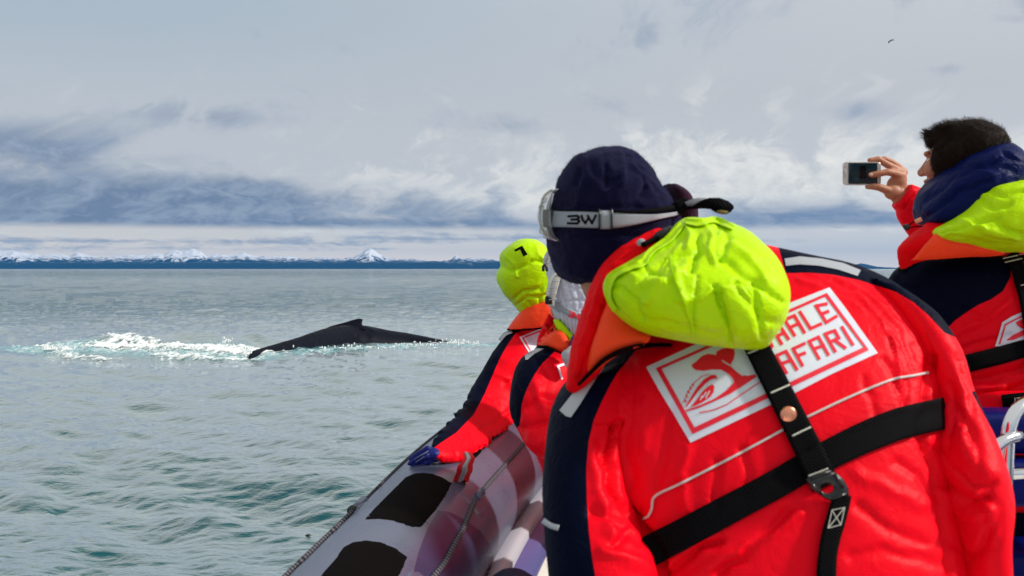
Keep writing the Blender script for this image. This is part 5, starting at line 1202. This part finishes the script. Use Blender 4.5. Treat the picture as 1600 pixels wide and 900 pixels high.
# ------------------------------------------------------------------ man with the phone
def person_five():
    D = 2.55; root = thing('person', 'bareheaded dark haired man in blue padded collar photographing with a phone', 'person', (1.3, 2.6, .62), 'whale watchers in red survival suits')
    f = (-.74, .67, 0); s = .93; b = MB(); hx = P(1503, 252, D); X, q = head_prims(b, hx, f, s, low=.018)
    b.chain([(hx+Vector((.02, 0, -.10)), .06), (P(1545, 440, 2.64), .08), (P(1570, 600, 2.62), .12), (P(1590, 800, 2.62), .10)])
    DP = 2.86; pp = lambda x, y, d=0: P(x, y, DP+d)
    hz = lambda x, y: (1310+x/6.925, 230+y/6.925)
    def ch(pts, radii, d): return [(pp(*hz(x, y), dz), r) for (x, y), r, dz in zip(pts, radii, d)]
    b.chain([(P(1440, 430, 2.62), .055), (P(1490, 405, 2.78), .042), (pp(1424, 326, .01), .028), (pp(*hz(650, 520), .005), .025)])
    b.ell(pp(*hz(640, 440), .005), (.030, .017, .036), Matrix.Rotation(R(-35), 3, 'Y')); b.ell(pp(*hz(655, 350), .0), (.024, .015, .026)); b.ell(pp(*hz(590, 490), -.004), (.026, .016, .022)); b.ell(pp(*hz(690, 300), .004), (.013, .013, .016))
    b.chain(ch([(560, 480), (500, 455), (430, 430), (370, 425), (315, 428)], [.0135, .0120, .0108, .0098, .0078], [-.006, -.010, -.012, -.010, -.006]), 12)     # thumb
    b.chain(ch([(690, 310), (610, 285), (530, 268), (450, 285), (375, 298), (350, 300)], [.0120, .0112, .0105, .0096, .0088, .0078], [-.002, -.012, -.018, -.019, -.016, -.014]), 12)   # tap finger
    b.chain(ch([(700, 275), (620, 235), (520, 185), (430, 130), (370, 140), (340, 142)], [.0115, .0108, .0104, .0096, .0086, .0078], [.008, .004, .000, -.002, -.003, -.004]), 12)
    b.chain(ch([(712, 268), (650, 210), (570, 160), (500, 128), (450, 135)], [.0110, .0104, .0098, .0090, .0080], [.026, .026, .024, .022, .020]), 12)
    b.chain(ch([(708, 290), (660, 245), (600, 205), (540, 180)], [.0100, .0094, .0088, .0078], [.044, .046, .044, .042]), 12)
    V, T = b.remesh(.0032, 2)
    surf('body', V, T, M['skin'], root); eyes(root, q, s)
    m = MB(); m.ell(pp(*hz(352, 296), -.0225), (.0065, .0018, .0048)); m.build('fingernail', plain('nail', (.62, .36, .30), .3), root)
    # jacket
    j = MB(); j.loft([(1425, 405, 1690, 380, 2.60, .08), (1402, 425, 1725, 405, 2.61, .125), (1388, 452, 1748, 440, 2.62, .15), (1384, 500, 1752, 500, 2.63, .165), (1392, 560, 1745, 560, 2.63, .165), (1405, 620, 1735, 620, 2.62, .16), (1415, 690, 1725, 690, 2.6, .155), (1430, 780, 1715, 780, 2.58, .15)], 50, 4, 2.3)
    j.chain([(P(1432, 452, 2.62), .078), (P(1494, 410, 2.80), .062), (P(1440, 345, 2.86), .050), (P(1425, 328, 2.862), .046)], 20)
    j.chain([(P(1710, 470, 2.62), .085), (P(1750, 640, 2.55), .07), (P(1700, 740, 2.35), .06)])
    V, T = j.remesh(.012, 4); V = folds(V, T, .009, 5, 31, (1, 1, 1.3), .05, .4); V = buckle(V, T, .12, .012, .36, 90, 31, (0, 0, 1), .007, 9.); V, T = upres(V, T)
    V = crease(V, T, [([(1470, 560), (1520, 540), (1580, 525)], 5, .008), ([(1492, 520), (1540, 500), (1575, 470)], 6, -.008), ([(1480, 600), (1540, 596), (1600, 575)], 7, .014), ([(1500, 630), (1560, 622), (1600, 600)], 6, .012), ([(1515, 610), (1570, 606)], 5, -.010), ([(1405, 435), (1420, 450), (1435, 452)], 4, .008), ([(1500, 480), (1540, 500)], 5, .006), ([(1410, 470), (1450, 500), (1470, 530)], 7, .010)])
    px = to_px(V); bv = bvh_of((V, T))
    navy = poly_sd(px, [(1385, 330), (1470, 380), (1575, 402), (1580, 418), (1579, 433), (1567, 455), (1548, 468), (1529, 476), (1510, 488), (1492, 501), (1480, 513), (1470, 526), (1440, 560), (1330, 560), (1330, 380)])
    arm = (px[:, 1] < 398) & (px[:, 0] < 1480); navy = np.where(arm, -np.abs(navy)-1, navy)
    (Vn, Tn), (Vr, Tr) = cut(V, T, navy)
    jk = surf('jacket', Vr, Tr, M['red'], root); surf('shoulder_panel', Vn, Tn, M['navy'], jk)
    # cuff of the raised sleeve
    c = MB(); c.loft([(1396, 322, 1421, 288, 2.862, .040), (1404, 331, 1432, 292, 2.862, .046), (1420, 346, 1447, 300, 2.862, .050), (1438, 362, 1462, 318, 2.862, .052), (1455, 380, 1478, 345, 2.86, .05)], 36, 4, 2.5)
    Vc, Tc = c.remesh(.0035, 3); Vc = folds(Vc, Tc, .004, 16, 5); Vc = crease(Vc, Tc, [([(1412, 335), (1420, 318), (1436, 300)], 2.2, .007), ([(1425, 345), (1440, 325), (1448, 308)], 3, .006), ([(1406, 326), (1426, 300)], 3, -.003)]); surf('cuff', Vc, Tc, M['red'], jk)
    # emblem part, belt, harness
    print_on('emblem', [([(1555, 541), (1561, 522), (1566, 504), (1580, 495), (1600, 486), (1640, 470), (1660, 500), (1660, 530), (1600, 541)], 0, 0), ([(1560, 538), (1565.5, 521), (1570, 506.5), (1600, 491), (1600, 493.5), (1572, 508.5), (1568, 522), (1563, 538)], 1, .0012),
        ([(1587, 504), (1594, 500), (1600, 499), (1614, 500), (1612, 510), (1604, 516), (1596, 513), (1590, 509)], 1, .0012), ([(1572, 532), (1582, 524), (1596, 517), (1612, 510), (1620, 515), (1600, 524), (1584, 531)], 1, .0012)], bv, [M['white_print'], M['red_print']], jk, .003, 4)
    ribbon('harness_belt', [(1440, 590), (1480, 576), (1520, 566), (1560, 556), (1600, 545), (1660, 532), (1735, 520)], [28, 28], bv, M['black_web'], root, .002, .004, 4, 5, 6)
    hs = ribbon('harness_strap', [(1578, 396), (1588, 412), (1596, 440), (1606, 480), (1618, 560), (1625, 620)], [22, 24], bv, M['black_web'], root, .006, .004, 4, 5, 6)
    for a, c2 in (((1567, 404), (1602, 396)), ((1570, 410), (1604, 402)), ((1595, 446), (1612, 442))): ribbon('stitch_bar', [a, c2], 1.6, obvh(hs, jk), M['stitch'], hs, .0005, .002, 3, 3, 0)
    ribbon('edge_piping', [(1404, 424), (1420, 410), (1448, 399), (1480, 396), (1510, 397), (1545, 402), (1580, 405), (1640, 400)], [4, 5, 5, 6, 10, 12], bv, M['black_web'], jk, .008, .006, 4, 4, 3)
    # waist
    w = MB(); w.loft([(1475, 606, 1735, 600, 2.57, .15), (1478, 640, 1735, 640, 2.57, .155), (1480, 700, 1730, 700, 2.57, .15)], 40, 4, 2.3); Vw, Tw = w.remesh(.008, 4); Vw = folds(Vw, Tw, .010, 9, 51)
    bw = bvh_of((Vw, Tw), (V, T)); surf('trouser_top', Vw, Tw, M['red'], root)
    wp = ribbon('waist_panel', [(1566, 632), (1600, 628), (1690, 620)], 30, bw, M['black_web'], root, .006, .004, 4, 5, 4)
    print_on('panel_lettering', [(qq, 0, 0) for a in ([(1586, 622), (1586, 634)], [(1589, 622), (1594, 621.5), (1594, 634)], [(1596, 622), (1601, 621), (1601, 628), (1596, 628.5)], [(1605, 621), (1605, 633), (1611, 632)]) for qq in stroke(a, 1.4)], obvh(wp), [M['stitch']], wp, .0008, 3)
    # red collar, orange flap, blue padded collar, yellow hood
    c = MB(); c.loft([(1510, 308, 1560, 322, 2.50, .06), (1482, 327, 1540, 350, 2.49, .07), (1450, 350, 1515, 380, 2.48, .075), (1425, 370, 1485, 398, 2.47, .07), (1405, 387, 1450, 404, 2.47, .035), (1404, 402, 1428, 410, 2.48, .020), (1405, 420, 1412, 421, 2.5, .010)], 36, 4, 2.3)
    Vc, Tc = c.remesh(.005, 4); Vc = folds(Vc, Tc, .007, 12, 71); surf('collar', Vc, Tc, M['red_dark'], jk)
    o = MB(); o.loft([(1462, 364, 1560, 386, 2.40, .03), (1448, 380, 1570, 392, 2.40, .035), (1434, 396, 1560, 398, 2.41, .03), (1422, 408, 1480, 402, 2.42, .015)], 36, 4, 2.4)
    Vo, To = o.remesh(.005, 3); surf('collar_flap', folds(Vo, To, .005, 12, 81), To, M['orange'], jk)
    p = MB(); p.loft([(1540, 228, 1568, 229, 2.54, .08), (1515, 235, 1581, 238, 2.53, .105), (1493, 247, 1588, 250, 2.52, .12), (1476, 262, 1591, 264, 2.52, .13), (1462, 278, 1590, 280, 2.52, .135), (1447, 296, 1582, 296, 2.52, .135), (1438, 312, 1570, 312, 2.52, .13), (1435, 330, 1550, 328, 2.51, .12), (1441, 346, 1500, 344, 2.5, .09), (1449, 353, 1475, 352, 2.5, .05)], 50, 4, 2.3)
    Vp, Tp = p.remesh(.005, 4); Vp = folds(Vp, Tp, .007, 13, 91, (1, 1, 1), .4, .8)
    Vp = crease(Vp, Tp, [([(1440, 320), (1462, 300), (1490, 278), (1520, 262), (1560, 250)], 4, .010), ([(1445, 340), (1468, 322), (1500, 300), (1545, 285)], 4, .010), ([(1480, 262), (1510, 255), (1550, 262), (1586, 268)], 4, .006), ([(1565, 232), (1575, 245), (1588, 252)], 3, .006)])
    surf('padded_collar', Vp, Tp, M['puffer'], root)
    h = MB(); h.loft([(1570, 286, 1680, 284, 2.44, .06), (1538, 296, 1705, 292, 2.42, .09), (1522, 312, 1718, 306, 2.41, .105), (1508, 330, 1722, 324, 2.40, .115), (1486, 347, 1722, 345, 2.40, .12), (1462, 362, 1718, 362, 2.40, .115), (1470, 374, 1712, 376, 2.40, .10), (1510, 386, 1700, 388, 2.41, .08), (1545, 393, 1680, 395, 2.42, .055)], 50, 4, 2.3)
    Vh, Th = h.remesh(.0095, 4); Vh = folds(Vh, Th, .010, 6, 101, (1, 1, 1), .05, .4); Vh = buckle(Vh, Th, .14, .012, .34, 110, 101, None, .007, 11.); Vh, Th = upres(Vh, Th)
    Vh = crease(Vh, Th, [([(1470, 362), (1500, 358), (1530, 345), (1560, 338)], 4, .012), ([(1530, 310), (1550, 322), (1580, 318)], 4, .012), ([(1500, 345), (1540, 360), (1590, 372)], 5, -.010), ([(1540, 300), (1570, 304), (1600, 298)], 4, .010), ([(1484, 372), (1530, 376), (1570, 385)], 4, .008), ([(1560, 345), (1580, 362), (1600, 365)], 5, .010)])
    surf('hood', Vh, Th, M['hivis'], root)
    # drawstring and toggle
    m = MB(); m.ell(P(1417, 355, 2.44), (.0085, .008, .0085)); m.ell(P(1413, 353, 2.44), (.004, .004, .004)); m.build('cord_toggle', M['black_plastic'], jk)
    m = MB(); m.tube(crv([P(1419, 353, 2.44), P(1428, 346, 2.45), P(1436, 341, 2.45)], .01), .0016, 6); m.tube(crv([P(1419, 356, 2.44), P(1430, 354, 2.45), P(1441, 354, 2.45)], .01), .0016, 6); m.build('drawstring', M['black_web'], jk)
    m = MB(); m.tube([P(1430, 347, 2.445), P(1440, 342, 2.44)], .0055, 10); m.build('cord_end', plain('pale_orange_cord', (.75, .30, .18), .5), jk)
    # hair
    hm = MB(); e = lambda pt, rr: hm.ell(q(*pt), tuple(k*s for k in rr), X)
    e((0, -.025, .030), (.083, .099, .083)); e((0, .045, .066), (.066, .050, .038)); e((0, .066, .078), (.054, .030, .018)); e((0, .020, .088), (.062, .050, .024)); e((-.04, -.03, -.03), (.048, .070, .075)); e((.04, -.03, -.03), (.048, .070, .075)); e((-.066, .022, .004), (.016, .040, .055)); e((-.058, .026, -.050), (.014, .030, .046)); e((-.082, -.006, .018), (.014, .030, .030)); e((.070, .022, .0), (.012, .018, .045)); e((0, -.07, -.06), (.055, .035, .06))
    Vh, Th = hm.remesh(.004, 3); Vh = folds(Vh, Th, .006, 22, 61); hair_m = plain('dark_brown_hair', (.011, .0055, .003), .6, .08, 0, 420, .5, .5)
    ho = surf('hair', Vh, Th, hair_m, root); N = normals(Vh, Th); r = random.Random(8); FV = []; FF = []; up = np.array([0, 0, 1.])
    ff = np.array(Vector(f)); cz = np.array(q(0, 0, .05))
    for _ in range(11000):
        i = r.randrange(len(Vh)); p0 = Vh[i]; n = N[i]; top = (p0[2]-cz[2])/.08
        grow = n*.75+up*(.35 if top > .2 else -.7)+ff*(.25 if top > .2 else .0)+np.array([r.gauss(0, .22) for _ in range(3)])+ff*.5*(top > .2); grow /= np.linalg.norm(grow)
        L = r.uniform(.006, .017) if top > .2 else r.uniform(.004, .009); side = np.cross(grow, n); side = side/(np.linalg.norm(side)+1e-6)*.00055
        p1 = p0+grow*L*.55; bend = (-up*.3 if top < .2 else ff*.2)+np.array([r.gauss(0, .2) for _ in range(3)]); p2 = p1+(grow+bend)*L*.45; k = len(FV)
        FV += [p0-side, p0+side, p1+side*.8, p1-side*.8, p2]; FF += [(k, k+1, k+2, k+3), (k+3, k+2, k+4)]
    o = mesh_obj('hair_strand', FV, FF, hair_m, ho); o['kind'] = 'stuff'
    legs(root, (P(1520, 800, 2.58).x, 2.58, 1.55), (P(1640, 800, 2.58).x, 2.58, 1.55), (1.15, 2.62, .62), (1.45, 2.62, .62))
    # the phone, held sideways
    ph = thing('phone', 'silver smartphone held sideways in one hand against the sky', 'phone', P(1346, 271, DP-.006))
    def plate(x0, y0, x1, y1, d0, d1, rad, n=5):
        out = []
        for (cx, cy, a0) in ((x1-rad, y0+rad, -90), (x1-rad, y1-rad, 0), (x0+rad, y1-rad, 90), (x0+rad, y0+rad, 180)):
            for k in range(n+1): t = R(a0+90*k/n); out.append((cx+rad*math.cos(t), cy+rad*math.sin(t)))
        m = MB(); L = len(out); rings = [(.35, d0), (0, d0+.0012), (0, d1-.0012), (.35, d1)]
        V = [pp(x+(x0+x1-2*x)*k*.02, y+((y0+y1)-2*y)*k*.04, d) for k, d in rings for x, y in out]
        Fc = [tuple(range(L)), tuple(range(3*L, 4*L))[::-1]]+[(a*L+i, (a+1)*L+i, (a+1)*L+(i+1) % L, a*L+(i+1) % L) for a in range(3) for i in range(L)]
        m.add(V, Fc); return m
    plate(1316.5, 253, 1376.5, 289.6, -.012, -.004, 5.5).build('case', plain('silver_metal', (.62, .58, .54), .3, .5, .6, 60, .02, .04), ph, False)
    scm, nt, bb = mat_base('dark_glass_screen', (.010, .018, .024), .06, .5); E.nt = nt; co = obj_co(nt); nz = noise(co, 26, 3, .5); nt.links.new(mixc(nz, (.004, .010, .014), (.018, .045, .060)), bb.inputs['Base Color'])
    plate(1325.5, 254.6, 1371, 287.4, -.0128, -.011, .8, 2).build('screen', scm, ph, False)
    sh = plain('dark_reflection_print', (.003, .004, .006), .1)
    plate(1344, 259, 1353, 279, -.0134, -.0126, .8, 2).build('painted_reflection', sh, ph, False)  # dark reflection in the glass, painted as a thin plate
    m = MB(); m.ell(pp(*hz(76, 215), -.0125), (.0013, .0008, .0013)); m.build('camera_dot', M['black_plastic'], ph)
    m = MB(); m.tube([pp(1321, 265, -.0125), pp(1321, 277, -.0125)], .0009, 6); m.build('speaker_slot', M['grey_tape'], ph)
person_five()
